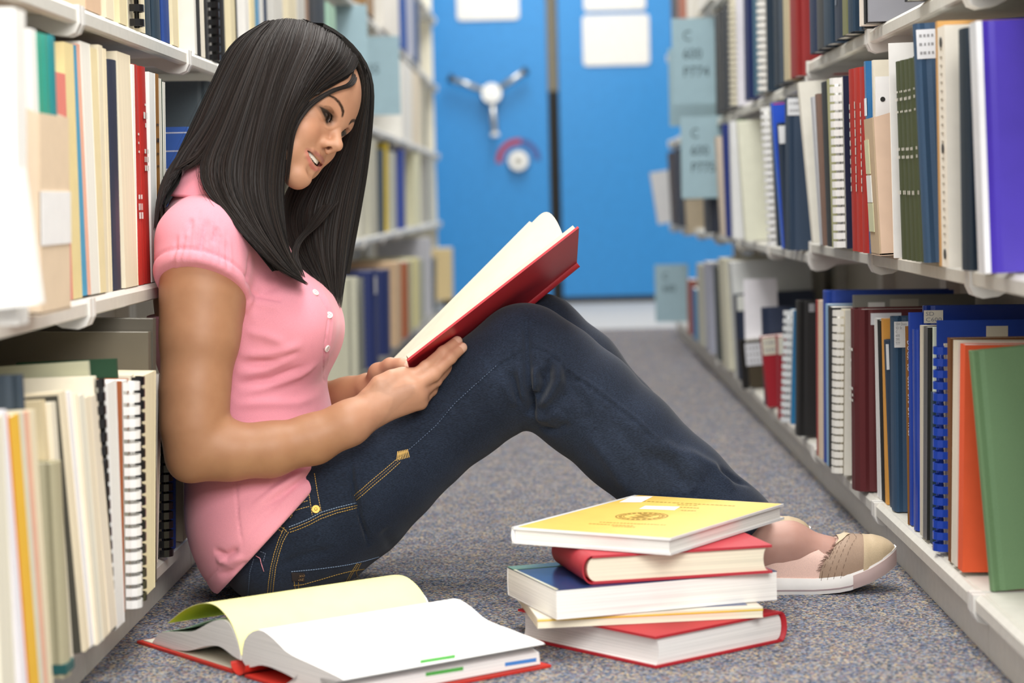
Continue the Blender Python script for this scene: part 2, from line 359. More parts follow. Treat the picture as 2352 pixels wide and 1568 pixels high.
def row(side, z_, plane, entries, shelf, group):
    sg = 1 if side == 'R' else -1
    prev_far = None; prev = None
    for e in entries:
        xt, yt, xb, yb, col, style, desc = e[:7]; o = dict(e[7]) if len(e) > 7 else {}
        if xt is None: ym = yb; xm = xb
        else: xm = (xt + xb) / 2; ym = (yt + yb) / 2
        yf = at_x(xm, ym, o.get('pl', plane))[1]
        tmax = o.get('t', .05)
        if prev_far is None: yn = yf - tmax
        elif yf < prev_far + .004: yn = prev_far + .0008; yf = yn + min(tmax, o.get('tf', .016))
        else: yn = max(prev_far + .0008, yf - tmax)
        t = yf - yn; yc = (yf + yn) / 2
        z = ZR2[ZR.index(z_)] if side == 'R' and yf > 4.1 else z_
        pb = at_y(xb, yb, yf)
        if xt is None: x_b = x_t = pb[0]; h = o.get('h', .27); lean = 0
        else:
            pt = at_y(xt, yt, yf); h = pt[2] - z; x_t = pt[0]; x_b = pb[0] + (pt[0] - pb[0]) * (z - pb[2]) / (pt[2] - pb[2])
            lean = math.atan2((x_t - x_b), h); lean = max(-.14, min(.14, lean)); h = h / math.cos(lean)
        if 'dx' in o: x_b += o['dx']
        o['near'] = 1 if side == 'R' else -1
        w = o.get('w', .22)
        zl = ZL if side == 'L' else ZR if z in ZR and z == z_ and yf <= 4.1 else ZR2; zn = zl[zl.index(z) + 1]; h = min(h, zn - z - (.0375 if 'pl' not in o else .0))
        w = min(w, .238 + (abs(SHELFX[side][0]) * 0) + (abs(SHELFX[side][0]) - abs(x_b)) - .006)
        r = make_book(style, max(w, .08), t, h, col, o)
        r.rotation_euler = (0, lean, math.pi if side == 'R' else 0) if side == 'L' else (0, 0, 0)
        R = Matrix.Rotation(lean, 4, 'Y') @ (Matrix.Rotation(math.pi, 4, 'Z') if side == 'R' else Matrix.Identity(4))
        low = max(0.0, math.sin(abs(lean)) * (w if (lean * sg > 0) else 0)) if abs(lean) > .0005 else 0
        r.matrix_world = Matrix.Translation((x_b, yc, z + .0008 + low)) @ R
        inv = r.matrix_world.inverted()
        for lb in o.get('lab', []):            # (face, x0,y0,x1,y1,colour[,text rows])
            fc, a0, b0, a1, b1, lc = lb[:6]
            f = (lambda X, Y: at_y(X, Y, yn)) if fc == 'c' else (lambda X, Y: at_x(X, Y, x_b))
            p, q = inv @ Vector(f(a0, b1)), inv @ Vector(f(a1, b0)); b = MB(); lm = mat(lc, 'paper')
            if fc == 'c':
                yy = o['near'] * t / 2; x0, x1 = sorted((p.x, q.x)); x0, x1 = max(x0, -w + .002), min(x1, .0)
                z1 = min(q.z, h - .002)
                b.box(x0, x1, min(yy, yy + o['near'] * .0008), max(yy, yy + o['near'] * .0008), p.z, z1, lm)
            else:
                y0, y1 = sorted((p.y, q.y)); y0, y1 = max(y0, -t / 2), min(y1, t / 2); z1 = min(q.z, h - .002)
                if y1 - y0 < .003: y0, y1 = -t / 2 * .9, t / 2 * .9
                b.box(-.001, .0012, y0, y1, p.z, z1, lm)
            lo = b.build('label', r)
            if len(lb) > 6 and isinstance(lb[6], str):
                n = lb[6].count('\n') + 1; hh = (z1 - p.z); 
                if fc == 'c':
                    sgn = o['near']; sz = hh / (n * 1.12)
                    text('lettering', lb[6], sz, mat('#8d8d92', 'plain'), lo, frame((x1 - .002 if sgn > 0 else x0 + .002, sgn * (t / 2 + .0011), z1 - sz * .95), (-sgn, 0, 0), (0, 0, 1)), sx=(x1 - x0) * .9 / (sz * .58 * max(len(s) for s in lb[6].split('\n'))))
            elif len(lb) > 6:
                nr = lb[6]; hh = (z1 - p.z); rows = []
                for i in range(nr):
                    zz = z1 - hh * (i + .9) / (nr + .4)
                    if fc == 'c': rows.append((x0 + (x1 - x0) * .1, x1 - (x1 - x0) * .1, zz, zz + hh * .4 / (nr + 1), 4, o['near'] * (t / 2 + .0011)))
                    else: rows.append((y0 * .8, y1 * .8, zz, zz + hh * .4 / (nr + 1), 3, .0016))
                bars(lo, fc, rows, mat('#9a9a9d', 'plain'))
        if 'ink' in o:                         # spine print: list of (fraction from foot z0, z1, number of dashes across)
            m = mat(o.get('inkc', '#e9e6de'), 'plain')
            bars(r, 's', [(-t * (.34 if n > 1 else .13), t * (.34 if n > 1 else .13), h * a, h * bb, n, .0008) for a, bb, n in o['ink']], m)
        if 'holes' in o:
            b = MB()
            for i in range(3): zc = h * (.055 + .44 * i); b.cyl((-.001, 0, zc), (.0012, 0, zc), .006, .006, BLACKINK, 12)
            b.build('punched_hole', r)['kind'] = 'stuff'
            b = MB()
            for i in range(24): zc = h * (.1 + .035 * i); b.box(0, .0008, -.006, .004, zc, zc + .0022, mat('#a59b8a', 'plain'))
            b.build('slot', r)['kind'] = 'stuff'
        if 'lines' in o:
            b = MB(); yy = o['near'] * (t / 2 + .0006)
            for i in range(4): zc = h * (1 - .04 - .125 * i); b.box(-w, -.001, min(yy, yy * .98), max(yy, yy * .98), zc - .0007, zc + .0007, mat('#dfe3ea', 'paper'))
            b.build('ruled_line', r)['kind'] = 'stuff'
        if 'band' in o:
            b = MB(); b.box(-w - .0002, .0008, -t / 2 - .0006, t / 2 + .0006, h * .02, h * .065, mat(o['band'], 'cloth')); b.build('tape_band', r)
        if 'rivets' in o:
            b = MB(); 
            for f_ in (.07, .47, .86): b.cyl((-.03, o['near'] * t / 2, h * f_), (-.03, o['near'] * (t / 2 + .004), h * f_), .006, .005, mat('#15161a', 'plastic'), 12)
            b.build('rivet', r)['kind'] = 'stuff'
        short = desc.split(' with ')[0].split(' showing ')[0]
        if 'short' in o: short = o['short']
        cat = o.get('cat', CATS[style][1])
        pw = (prev or '').split(); room = 16 - len(desc.split()) - len(shelf.split()) - 2
        lab = f"{desc}, {shelf}" + (f", just past {' '.join(pw[-min(len(pw), room):])}" if prev and room > 1 else "" if prev else ", nearest the camera")
        tag(r, lab, cat, group); ALLB.append(r)
        prev = short; prev_far = yf
        r['_n'] = yn; r['_x'] = x_b; r['_h'] = h; r['_t'] = t
    return
def D(**k): return k
# ---------------- middle shelf behind the woman
row('L', ZL[1], -.54, [
 (62, 440, 104, 742, '#fbfaf5', 'folder', 'glaring white open folder', D(t=.03, w=.2, pl=-.455)),
 (58, 28, 66, 760, '#f8f6f0', 'soft', 'tall blank white report', D(t=.07, w=.24, pl=-.47)),
 (158, 272, 163, 722, '#ecd6bb', 'box', 'tan pamphlet box with white label', D(t=.13, pl=-.495, w=.2, col2='#ead2b4', lab=[('s', 83, 440, 160, 565, '#f6f4f2')])),
 (150, 172, 168, 692, '#e58578', 'soft', 'thin salmon pink booklet', D(cream=1)),
 (168, 104, 190, 692, '#ecd9a0', 'folder', 'thick butter yellow folder', D(cream=1)),
 (175, 110, 202, 690, '#4f9ec3', 'soft', 'thin sky blue booklet'),
 (183, 108, 210, 690, '#efb59c', 'soft', 'thin peach booklet'),
 (205, 105, 230, 689, '#f4f1e8', 'pages', 'white stapled report', D(t=.06)),
 (222, 116, 245, 688, '#ecdcb0', 'soft', 'faded yellow report', D(cream=1)),
 (234, 80, 251, 686, '#e9dec4', 'folder', 'tall cream folder bulging under the shelf above', D(short='tall cream folder')),
 (242, 114, 258, 683, '#f2e5c6', 'pages', 'cream unbound report'),
 (272, 142, 285, 675, '#31374c', 'hard', 'dark navy bound volume', D(cream=1)),
 (297, 118, 318, 681, '#f3e7cc', 'pages', 'thick cream report with crumpled head', D(t=.09)),
 (307, 150, 317, 674, '#f8f5ee', 'pages', 'slim white report'),
 (320, 152, 337, 667, '#c2352b', 'hard', 'red volume with white lettering', D(ink=[(.30, .33, 2), (.34, .37, 3), (.39, .41, 2), (.6, .61, 1), (.64, .65, 1), (.68, .69, 1)])),
 (338, 157, 352, 667, '#bd3029', 'hard', 'second red volume with white title block', D(short='second red volume', ink=[(.52, .545, 3), (.56, .585, 3), (.60, .62, 2), (.72, .74, 1), (.76, .79, 2), (.82, .83, 1)])),
 (355, 170, 362, 660, '#f9f8f4', 'pages', 'white double report'),
 (364, 172, 371, 655, '#99682a', 'soft', 'ochre brown paperback with black spine print', D(ink=[(.55, .56, 3), (.61, .62, 2), (.67, .69, 3), (.75, .76, 3)], inkc='#2a211a')),
 (369, 182, 376, 650, '#ece8dc', 'pages', 'sliver of an ivory report'),
 (374, 184, 380, 650, '#213e2d', 'hard', 'slim bottle green volume'),
 (378, 190, 384, 650, '#e6e3d8', 'pages', 'thin grey white report'),
 (436, 293, 444, 560, '#3d64b4', 'soft', 'blue ruled booklet behind her hair', D(t=.02, w=.22, lines=1, gloss=1, pl=-.556)),
 (488, 190, 495, 560, '#5a6971', 'hard', 'large slate grey volume behind her hair', D(t=.05, w=.22, pl=-.56)),
 (832, 318, 836, 562, '#d5d3c4', 'pages', 'pale grey report at her chin height', D(t=.09)),
 (864, 320, 868, 560, '#cfcdbd', 'pages', 'stone white report', D(t=.25)),
 (884, 345, 886, 557, '#2a4157', 'hard', 'dark blue spine between pale reports', D(t=.2)),
 (891, 267, 893, 552, '#e0c43a', 'soft', 'yellow topped tall booklet', D(t=.06)),
 (908, 350, 911, 552, '#c8cbc2', 'pages', 'cool white report', D(t=.2)),
 (929, 345, 932, 546, '#3c50a2', 'soft', 'royal blue booklet with slanted top', D(t=.2)),
 (964, 330, 967, 540, '#dcdabc', 'pages', 'pale yellow report', D(t=.35)),
 (982, 335, 984, 538, '#b9b9b6', 'comb', 'grey comb-bound report', D(t=.05, comb='#8d8f90')),
 (997, 340, 998, 534, '#c9cbc2', 'pages', 'last pale report before the end panel', D(t=.2)),
], 'middle shelf behind woman', 'books on the middle shelf behind the woman')
# ---------------- upper shelf behind the woman
row('L', ZL[2], -.54, [
 (None, 0, 232, 22, '#dcbb9c', 'soft', 'tan paper-covered volume', D(cream=1, t=.09)),
 (None, 0, 262, 40, '#efe3c6', 'pages', 'cream loose report', D(h=.25)),
 (None, 0, 292, 52, '#e7d9b2', 'pages', 'buff stapled report', D(h=.26)),
 (None, 0, 324, 66, '#f0e6cf', 'comb', 'ivory report with black comb', D(comb='#18181a', rings=14, cream=1)),
 (None, 0, 333, 78, '#efe3c4', 'pages', 'narrow cream report', D(h=.25)),
 (None, 0, 352, 90, '#35444f', 'hard', 'slate bound volume'),
 (None, 0, 374, 92, '#2f4150', 'hard', 'blue black bound volume'),
 (None, 0, 395, 100, '#2c4a90', 'hard', 'cobalt blue hardcover'),
 (None, 0, 411, 105, '#f0e2bb', 'pages', 'thick yellowed report'),
 (None, 0, 453, 119, '#e6e4dc', 'soft', 'wide pale grey report', D(t=.02, w=.25)),
 (None, 0, 462, 118, '#1b1c1f', 'soft', 'thin black binding'),
 (None, 0, 470, 118, '#f0eada', 'pages', 'slim ivory report beside black bindings'),
 (None, 0, 483, 118, '#1d1d1f', 'hard', 'black hardcover'),
 (None, 0, 498, 100, '#17181a', 'comb', 'black comb-bound report', D(comb='#101012')),
 (None, 0, 521, 100, '#19191b', 'hard', 'wide black hardcover'),
 (None, 0, 541, 100, '#e8dcb6', 'pages', 'straw coloured report'),
 (None, 0, 550, 100, '#1f2022', 'hard', 'narrow black volume'),
 (None, 0, 573, 90, '#f1efe9', 'pages', 'bright white report'),
 (None, 0, 586, 80, '#e9dcb2', 'pages', 'pale straw report'),
 (None, 0, 597, 70, '#2b84ab', 'soft', 'turquoise blue booklet', D(gloss=1)),
 (None, 0, 605, 60, '#e3e2dd', 'pages', 'grey white booklet'),
 (None, 0, 617, 60, '#33425c', 'hard', 'steel blue volume'),
 (None, 0, 649, 40, '#d9d7d0', 'pages', 'light grey thick report', D(t=.15)),
 (None, 0, 680, 30, '#e6dbbd', 'pages', 'cream thick report', D(t=.15)),
 (None, 0, 700, 30, '#cfcdc7', 'pages', 'ash grey report', D(t=.15)),
 (None, 0, 709, 30, '#997c69', 'soft', 'brown thin booklet'),
 (None, 0, 733, 50, '#1f2228', 'hard', 'jet black volume', D(t=.2)),
 (None, 0, 751, 60, '#26313d', 'hard', 'inky blue volume', D(t=.2)),
 (None, 0, 772, 80, '#a9cfba', 'soft', 'mint green booklet by the blue signs', D(t=.2)),
 (945, 140, 946, 325, '#f0efea', 'pages', 'clean white report', D(t=.6)),
 (964, 141, 965, 325, '#e2d5be', 'pages', 'beige report', D(t=.6)),
 (977, 142, 978, 325, '#d6d3c4', 'comb', 'pale wire-bound report', D(t=.05, comb='#8f8f88')),
], 'upper shelf behind woman', 'books on the upper shelf behind the woman')
row('L', ZL[3], -.53, [
 (None, 0, 863, 40, '#a17f54', 'hard', 'brown volume high behind the woman', D(t=.3)),
 (None, 0, 916, 40, '#eae7e0', 'pages', 'white report high behind the woman', D(t=.8)),
 (None, 0, 934, 30, '#2d55a2', 'soft', 'blue booklet high behind the woman', D(t=.3)),
 (None, 0, 949, 30, '#bcbfce', 'soft', 'lilac grey booklet high behind the woman', D(t=.3)),
 (None, 0, 961, 30, '#324f7e', 'soft', 'dull blue booklet high behind the woman', D(t=.3)),
], 'top shelf', 'books on the top shelf behind the woman')
# ---------------- floor shelf behind the woman
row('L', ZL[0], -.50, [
 (6, 958, 34, 1568, '#f1ebd6', 'pages', 'cream leaning report', D(t=.05)),
 (13, 962, 60, 1568, '#f3f0f4', 'pages', 'cool white leaning report', D(t=.02)),
 (20, 972, 66, 1568, '#df6a3a', 'soft', 'thin orange leaning booklet', D(t=.02)),
 (44, 970, 90, 1568, '#eebb3c', 'soft', 'amber leaning booklet', D(t=.04)),
 (53, 965, 99, 1568, '#dddfcc', 'soft', 'pale green leaning booklet'),
 (66, 962, 110, 1568, '#ebb79c', 'soft', 'salmon leaning booklet', D(cream=1)),
 (79, 955, 119, 1562, '#ecdfc0', 'pages', 'cream wavy report'),
 (57, 868, 97, 1560, '#3c4a58', 'hard', 'tall slate box file', D(t=.02, tf=.015, w=.18)),
 (146, 1062, 170, 1548, '#b8b090', 'hard', 'olive grey volume with teal tape at its foot', D(t=.035, tf=.035, band='#1f5a5a')),
 (104, 938, 152, 1540, '#e2d0a8', 'soft', 'buff tall report', D(cream=1, tf=.02)),
 (127, 938, 168, 1535, '#f0e7d2', 'pages', 'ivory tall report', D(tf=.02)),
 (134, 935, 188, 1520, '#44423a', 'soft', 'charcoal thin booklet', D(t=.006, tf=.006)),  # dark slip put in for the shaded gap between reports
 (150, 925, 205, 1502, '#eee0c2', 'pages', 'cream soft report', D(tf=.02)),
 (162, 925, 215, 1490, '#f4f1f1', 'pages', 'snow white report', D(tf=.02)),
 (178, 928, 226, 1482, '#f0e5cc', 'pages', 'eggshell report', D(tf=.02)),
 (193, 925, 236, 1475, '#e8e3d2', 'pages', 'bone white report', D(tf=.02)),
 (207, 930, 250, 1465, '#ecdfc6', 'pages', 'sand coloured report', D(tf=.02)),
 (222, 930, 268, 1448, '#e8dcc8', 'pages', 'dusty cream report', D(tf=.02)),
 (237, 868, 262, 1420, '#f2ecda', 'comb', 'white report with black comb showing at its head', D(w=.24, tf=.02, comb='#1b1b1d', cream=1, short='white report with black comb')),
 (206, 846, 250, 1420, '#b7b79d', 'folder', 'sage green card folder', D(w=.2, tf=.01)),
 (266, 873, 284, 1396, '#f4f2ee', 'pages', 'white square-cut report', D(t=.05)),
 (310, 870, 317, 1398, '#a8603a', 'comb', 'rust brown report with wide white comb', D(comb='#f3f2ef', t=.04)),
 (270, 828, 300, 1390, '#23432d', 'folder', 'dark green folder', D(w=.12, tf=.01)),
 (323, 860, 328, 1386, '#efe6d0', 'comb', 'cream report with black comb', D(comb='#19191b', t=.03, cream=1)),
 (357, 852, 355, 1356, '#efe4c6', 'pages', 'thick cream report', D(t=.09)),
 (347, 762, 351, 1300, '#665f52', 'folder', 'tall taupe document case', D(w=.24, tf=.02)),  # taupe darkened to carry the shade under the shelf
 (358, 690, 360, 1290, '#524d44', 'folder', 'taller dim grey document case', D(w=.24, tf=.02)),  # grey darkened too, for the shade under the shelf
 (362, 858, 356, 1276, '#16171b', 'hard', 'slim black hardcover', D(pl=-.528, gloss=1)),
 (372, 858, 362, 1272, '#d6cdc4', 'pages', 'pinkish grey report', D(pl=-.528)),
 (384, 868, 387, 1280, '#232326', 'comb', 'black comb-bound report by her elbow', D(pl=-.528, comb='#111113', t=.03, cream=1)),
 (404, 870, 404, 1266, '#1d3f9e', 'soft', 'royal blue booklet by her elbow', D(pl=-.528, cream=1)),
 (436, 880, 436, 1262, '#b7aa96', 'pages', 'taupe paper report', D(pl=-.528, t=.06)),
 (452, 880, 451, 1216, '#3a372f', 'hard', 'black and olive volume', D(pl=-.528)),
 (460, 880, 459, 1212, '#8a8468', 'soft', 'olive grey booklet', D(pl=-.528)),
 (470, 900, 468, 1196, '#c79c3c', 'soft', 'golden yellow booklet by her back', D(pl=-.528)),
 (804, 640, 808, 905, '#c6c5b0', 'pages', 'pale sage report behind her chest', D(t=.07)),
 (829, 636, 834, 900, '#cdccb8', 'comb', 'pale grey comb-bound report', D(t=.04, comb='#84867e')),
 (868, 620, 873, 895, '#25346e', 'hard', 'deep blue volume with white spine label', D(t=.12, lab=[('s', 852, 635, 862, 680, '#c9c9cc')])),
 (897, 618, 900, 870, '#25346e', 'hard', 'second deep blue volume', D(t=.12)),
 (921, 600, 924, 850, '#dcbd9a', 'pages', 'peach cream report', D(t=.2)),
 (936, 600, 939, 835, '#b3603a', 'soft', 'rust orange volume', D(t=.12)),
 (947, 598, 949, 815, '#b8b496', 'soft', 'khaki report', D(t=.1)),
 (963, 592, 966, 800, '#dfd8a4', 'pages', 'lemon cream report', D(t=.2)),
 (975, 595, 977, 790, '#a6aaa4', 'soft', 'pewter grey booklet', D(t=.1)),
 (990, 545, 993, 770, '#c4c5cd', 'soft', 'lavender grey tall report', D(t=.15)),
 (1003, 590, 1004, 745, '#393d3e', 'hard', 'charcoal volume', D(t=.2)),
 (1040, 568, 1042, 700, '#d6c193', 'soft', 'tan report at the far end', D(t=.25, pl=-.468)),
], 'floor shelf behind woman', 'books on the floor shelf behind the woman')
# ---------------- middle shelf facing the woman
row('R', ZR[1], .458, [
 (2229, 56, 2250, 622, '#4a36b4', 'binder', 'large violet binder with white spine', D(t=.035, w=.24, name='ring_binder', gloss=1, spinew=1)),
 (2195, 72, 2203, 617, '#22323f', 'hard', 'blue black ridged volume', D(t=.05, w=.06, cream=1)),
 (2153, 66, 2164, 612, '#efe9dc', 'soft', 'cream report with punched holes down its spine', D(t=.045, holes=1, w=.2)),
 (2148, 52, 2158, 615, '#c99a5c', 'folder', 'tall tan card folder', D(tf=.012, w=.24)),
 (2092, 60, 2119, 624, '#3a5878', 'hard', 'denim blue volume with white corner label', D(t=.03, w=.2, lab=[('c', 2107, 66, 2148, 136, '#eef0f4', 3)])),
] + [
 (x0, y0, x1, y1, '#4d563a', 'hard', d, D(t=.06, ink=[(.80, .815, 4), (.84, .85, 2), (.74, .75, 2), (.55, .565, 4), (.51, .525, 4), (.33, .35, 2)]))
 for x0, y0, x1, y1, d in ((2095, 132, 2116, 622, 'olive green volume with white spine print'), (2083, 137, 2101, 616, 'second olive green volume'), (2073, 140, 2090, 611, 'third olive green volume'), (2063, 142, 2080, 606, 'fourth olive green volume'), (2053, 145, 2068, 601, 'fifth olive green volume'))
] + [
 (2041, 101, 2054, 600, '#f4f2ef', 'pages', 'tall white stapled papers', D(t=.004, tf=.006, w=.23)),
 (1984, 276, 2002, 594, '#e6c9b2', 'box', 'pinkish tan pamphlet box with patched spine', D(t=.08, w=.15, col2='#c9b295', slant=1.07, lab=[('s', 1986, 320, 2007, 400, '#d8d8b4'), ('s', 1988, 402, 2009, 464, '#eef0ee'), ('s', 1990, 466, 2011, 530, '#d3d4b2')])),
 (2003, 140, 2012, 560, '#efe8d6', 'pages', 'cream report standing behind the pamphlet box', D(t=.01, tf=.01, w=.16)),
 (1984, 143, 1997, 590, '#2d6ea6', 'soft', 'bright blue paperback with small white emblem', D(gloss=1, lab=[('s', 1986, 225, 1996, 268, '#e8eef4')])),
 (1970, 158, 1978, 583, '#b92f2a', 'hard', 'third red volume with white spine print', D(ink=[(.33 + .045 * i, .36 + .045 * i, 1) for i in range(11)])),
 (1957, 160, 1966, 583, '#c0342b', 'hard', 'second red volume with white spine print', D(ink=[(.33 + .05 * i, .37 + .05 * i, 1) for i in range(10)])),
 (1945, 163, 1955, 584, '#b8302a', 'hard', 'narrow red volume with white spine print', D(ink=[(.33 + .05 * i, .36 + .05 * i, 1) for i in range(10)])),
 (1914, 180, 1924, 580, '#1d2240', 'comb', 'navy report with white comb', D(t=.05, comb='#f4f4f2', rings=20)),
 (1899, 184, 1912, 580, '#b9b98c', 'soft', 'pale olive booklet', D(cream=1)),
 (1881, 193, 1896, 578, '#2d3338', 'hard', 'charcoal volume', D(t=.09)),
 (1872, 218, 1890, 576, '#8a6f62', 'folder', 'brown grey loose papers', D(t=.03)),
 (1862, 225, 1885, 575, '#c9ccd2', 'pages', 'curling grey papers', D(t=.03)),
 (1830, 192, 1866, 575, '#efece0', 'folder', 'cream box file', D(t=.03, w=.2, tf=.02)),
 (1840, 222, 1867, 574, '#d3dde9', 'soft', 'icy blue leaning report', D(t=.06, tf=.04)),
 (1799, 214, 1803, 578, '#33465e', 'hard', 'broad navy volume with white head label', D(t=.07, w=.2, lab=[('c', 1809, 220, 1838, 265, '#e9ebee', 2)])),
 (1781, 285, 1800, 576, '#2c3b4f', 'hard', 'short navy volume with white head label', D(t=.05, lab=[('c', 1790, 288, 1803, 330, '#eef0f2')])),
 (1767, 217, 1795, 570, '#2c5ad8', 'soft', 'bright blue booklet with red corner', D(t=.03, gloss=1, lab=[('c', 1776, 218, 1800, 240, '#e8402c')])),
 (1752, 232, 1770, 572, '#26384c', 'comb', 'dark blue report with white comb', D(t=.06, comb='#f2f2f0', rings=20)),
 (1690, 280, 1711, 578, '#edeedb', 'soft', 'broad pale cream report', D(t=.05, w=.22)),
 (1673, 256, 1682, 575, '#eceef0', 'soft', 'white booklet with green block', D(t=.06, lab=[('c', 1692, 258, 1716, 276, '#5f9e4c')])),
 (1656, 265, 1668, 570, '#2a3a80', 'soft', 'indigo booklet', D(t=.05)),
 (1659, 292, 1673, 560, '#dfdff0', 'soft', 'white booklet with lilac blocks', D(t=.06, tf=.05, lab=[('s', 1662, 350, 1672, 372, '#8f86cc'), ('s', 1664, 425, 1676, 500, '#8488cf')])),
 (1641, 316, 1655, 556, '#dccdbc', 'soft', 'pinkish cream slim report', D(t=.1)),
 (1612, 440, 1616, 553, '#2a3040', 'hard', 'dark low volume under the blue sign', D(t=.2)),
 (1562, 352, 1574, 550, '#2a3243', 'hard', 'dark volume with cream panel under the blue sign', D(t=.1, w=.2, lab=[('c', 1576, 455, 1617, 540, '#cfc0a8')])),
 (1545, 345, 1556, 550, '#262f45', 'hard', 'midnight blue volume near the far end', D(t=.25)),
 (1530, 352, 1542, 546, '#4a3f41', 'hard', 'dark brown volume near the far end', D(t=.25)),
 (1473, 398, 1517, 535, '#dcdde0', 'folder', 'white folder tipping out of the row', D(t=.06, w=.2, pl=.40)),
], 'middle shelf facing woman', 'books on the middle shelf facing the woman')
# ---------------- upper shelf facing the woman
row('R', ZR[2], .468, [
 (None, 0, 2085, 8, '#dff0e8', 'soft', 'mint white report', D(t=.05)),
 (None, 0, 2078, 10, '#1a1b1e', 'soft', 'thin black binding', D(t=.02)),
 (None, 0, 1993, 28, '#9c9da6', 'soft', 'grey report with wide cover', D(t=.012, w=.22, tf=.012)),
 (None, 0, 1984, 30, '#18181b', 'soft', 'black taped report', D(t=.02, tf=.012)),
 (None, 0, 1975, 29, '#f0e6da', 'pages', 'cream report', D(t=.02, tf=.012)),
 (None, 0, 2034, 40, '#9c3a22', 'soft', 'red brown glossy booklet', D(tf=.02, gloss=1)),
 (None, 0, 2013, 55, '#1f3fae', 'soft', 'shiny cobalt booklet', D(tf=.02, gloss=1, cream=1)),
 (None, 0, 1979, 65, '#131418', 'soft', 'glossy black volume in clear wrapper', D(tf=.03, gloss=1)),
 (None, 0, 1990, 85, '#c9dbe8', 'soft', 'pale blue booklet', D(t=.03)),
 (None, 0, 1945, 100, '#2c4257', 'hard', 'wide navy bound volume', D(t=.14)),
 (None, 0, 1936, 110, '#7d7f5a', 'soft', 'olive slim booklet', D(t=.05)),
 (None, 0, 1913, 120, '#27344a', 'hard', 'navy volume with faint spine print', D(t=.1, ink=[(.2 + .06 * i, .23 + .06 * i, 1) for i in range(9)], inkc='#7f8896')),
 (None, 0, 1888, 130, '#2a4055', 'hard', 'petrol blue volume', D(t=.1)),
 (None, 0, 1873, 135, '#4a4d50', 'hard', 'grey volume', D(t=.08)),
 (None, 0, 1857, 140, '#2c3a58', 'hard', 'dusk blue volume', D(t=.08)),
 (None, 0, 1812, 165, '#9c2b2b', 'hard', 'broad crimson volume', D(t=.12, w=.2)),
 (None, 0, 1802, 170, '#c9bd9c', 'pages', 'yellowed thin report', D(t=.1)),
 (None, 0, 1787, 170, '#38495c', 'hard', 'slate blue volume', D(t=.1)),
 (None, 0, 1775, 172, '#253444', 'hard', 'dark slate volume', D(t=.1)),
 (None, 0, 1747, 180, '#2a3a4a', 'comb', 'dark report with white comb', D(t=.06, comb='#eceae6', rings=18)),
 (None, 0, 1731, 184, '#3f6c86', 'soft', 'teal blue report', D(t=.15)),
 (None, 0, 1707, 190, '#1f2f66', 'hard', 'ultramarine volume', D(t=.12)),
 (None, 0, 1682, 205, '#e6e4ee', 'comb', 'white comb-bound report', D(t=.06, comb='#d9d3bf', dx=-.0)),
 (None, 0, 1660, 225, '#30353d', 'hard', 'charcoal tall volume', D(t=.2)),
 (None, 0, 1641, 235, '#35393f', 'hard', 'second charcoal tall volume', D(t=.2)),
], 'upper shelf facing woman', 'books on the upper shelf facing the woman')
row('R', ZR[3], .475, [
 (None, 0, 1602, 20, '#efece6', 'soft', 'white booklet high above the blue sign', D(t=.5, lab=[])),
 (None, 0, 1577, 20, '#e9e5dc', 'soft', 'ivory booklet high above the blue sign', D(t=.4)),
 (None, 0, 1555, 20, '#b4643f', 'hard', 'terracotta volume high above the blue sign', D(t=.5)),
 (None, 0, 1538, 20, '#4a4547', 'hard', 'dark volume high beside the blue panel', D(t=.8, h=.4)),
], 'top shelf', 'books on the top shelf facing the woman')
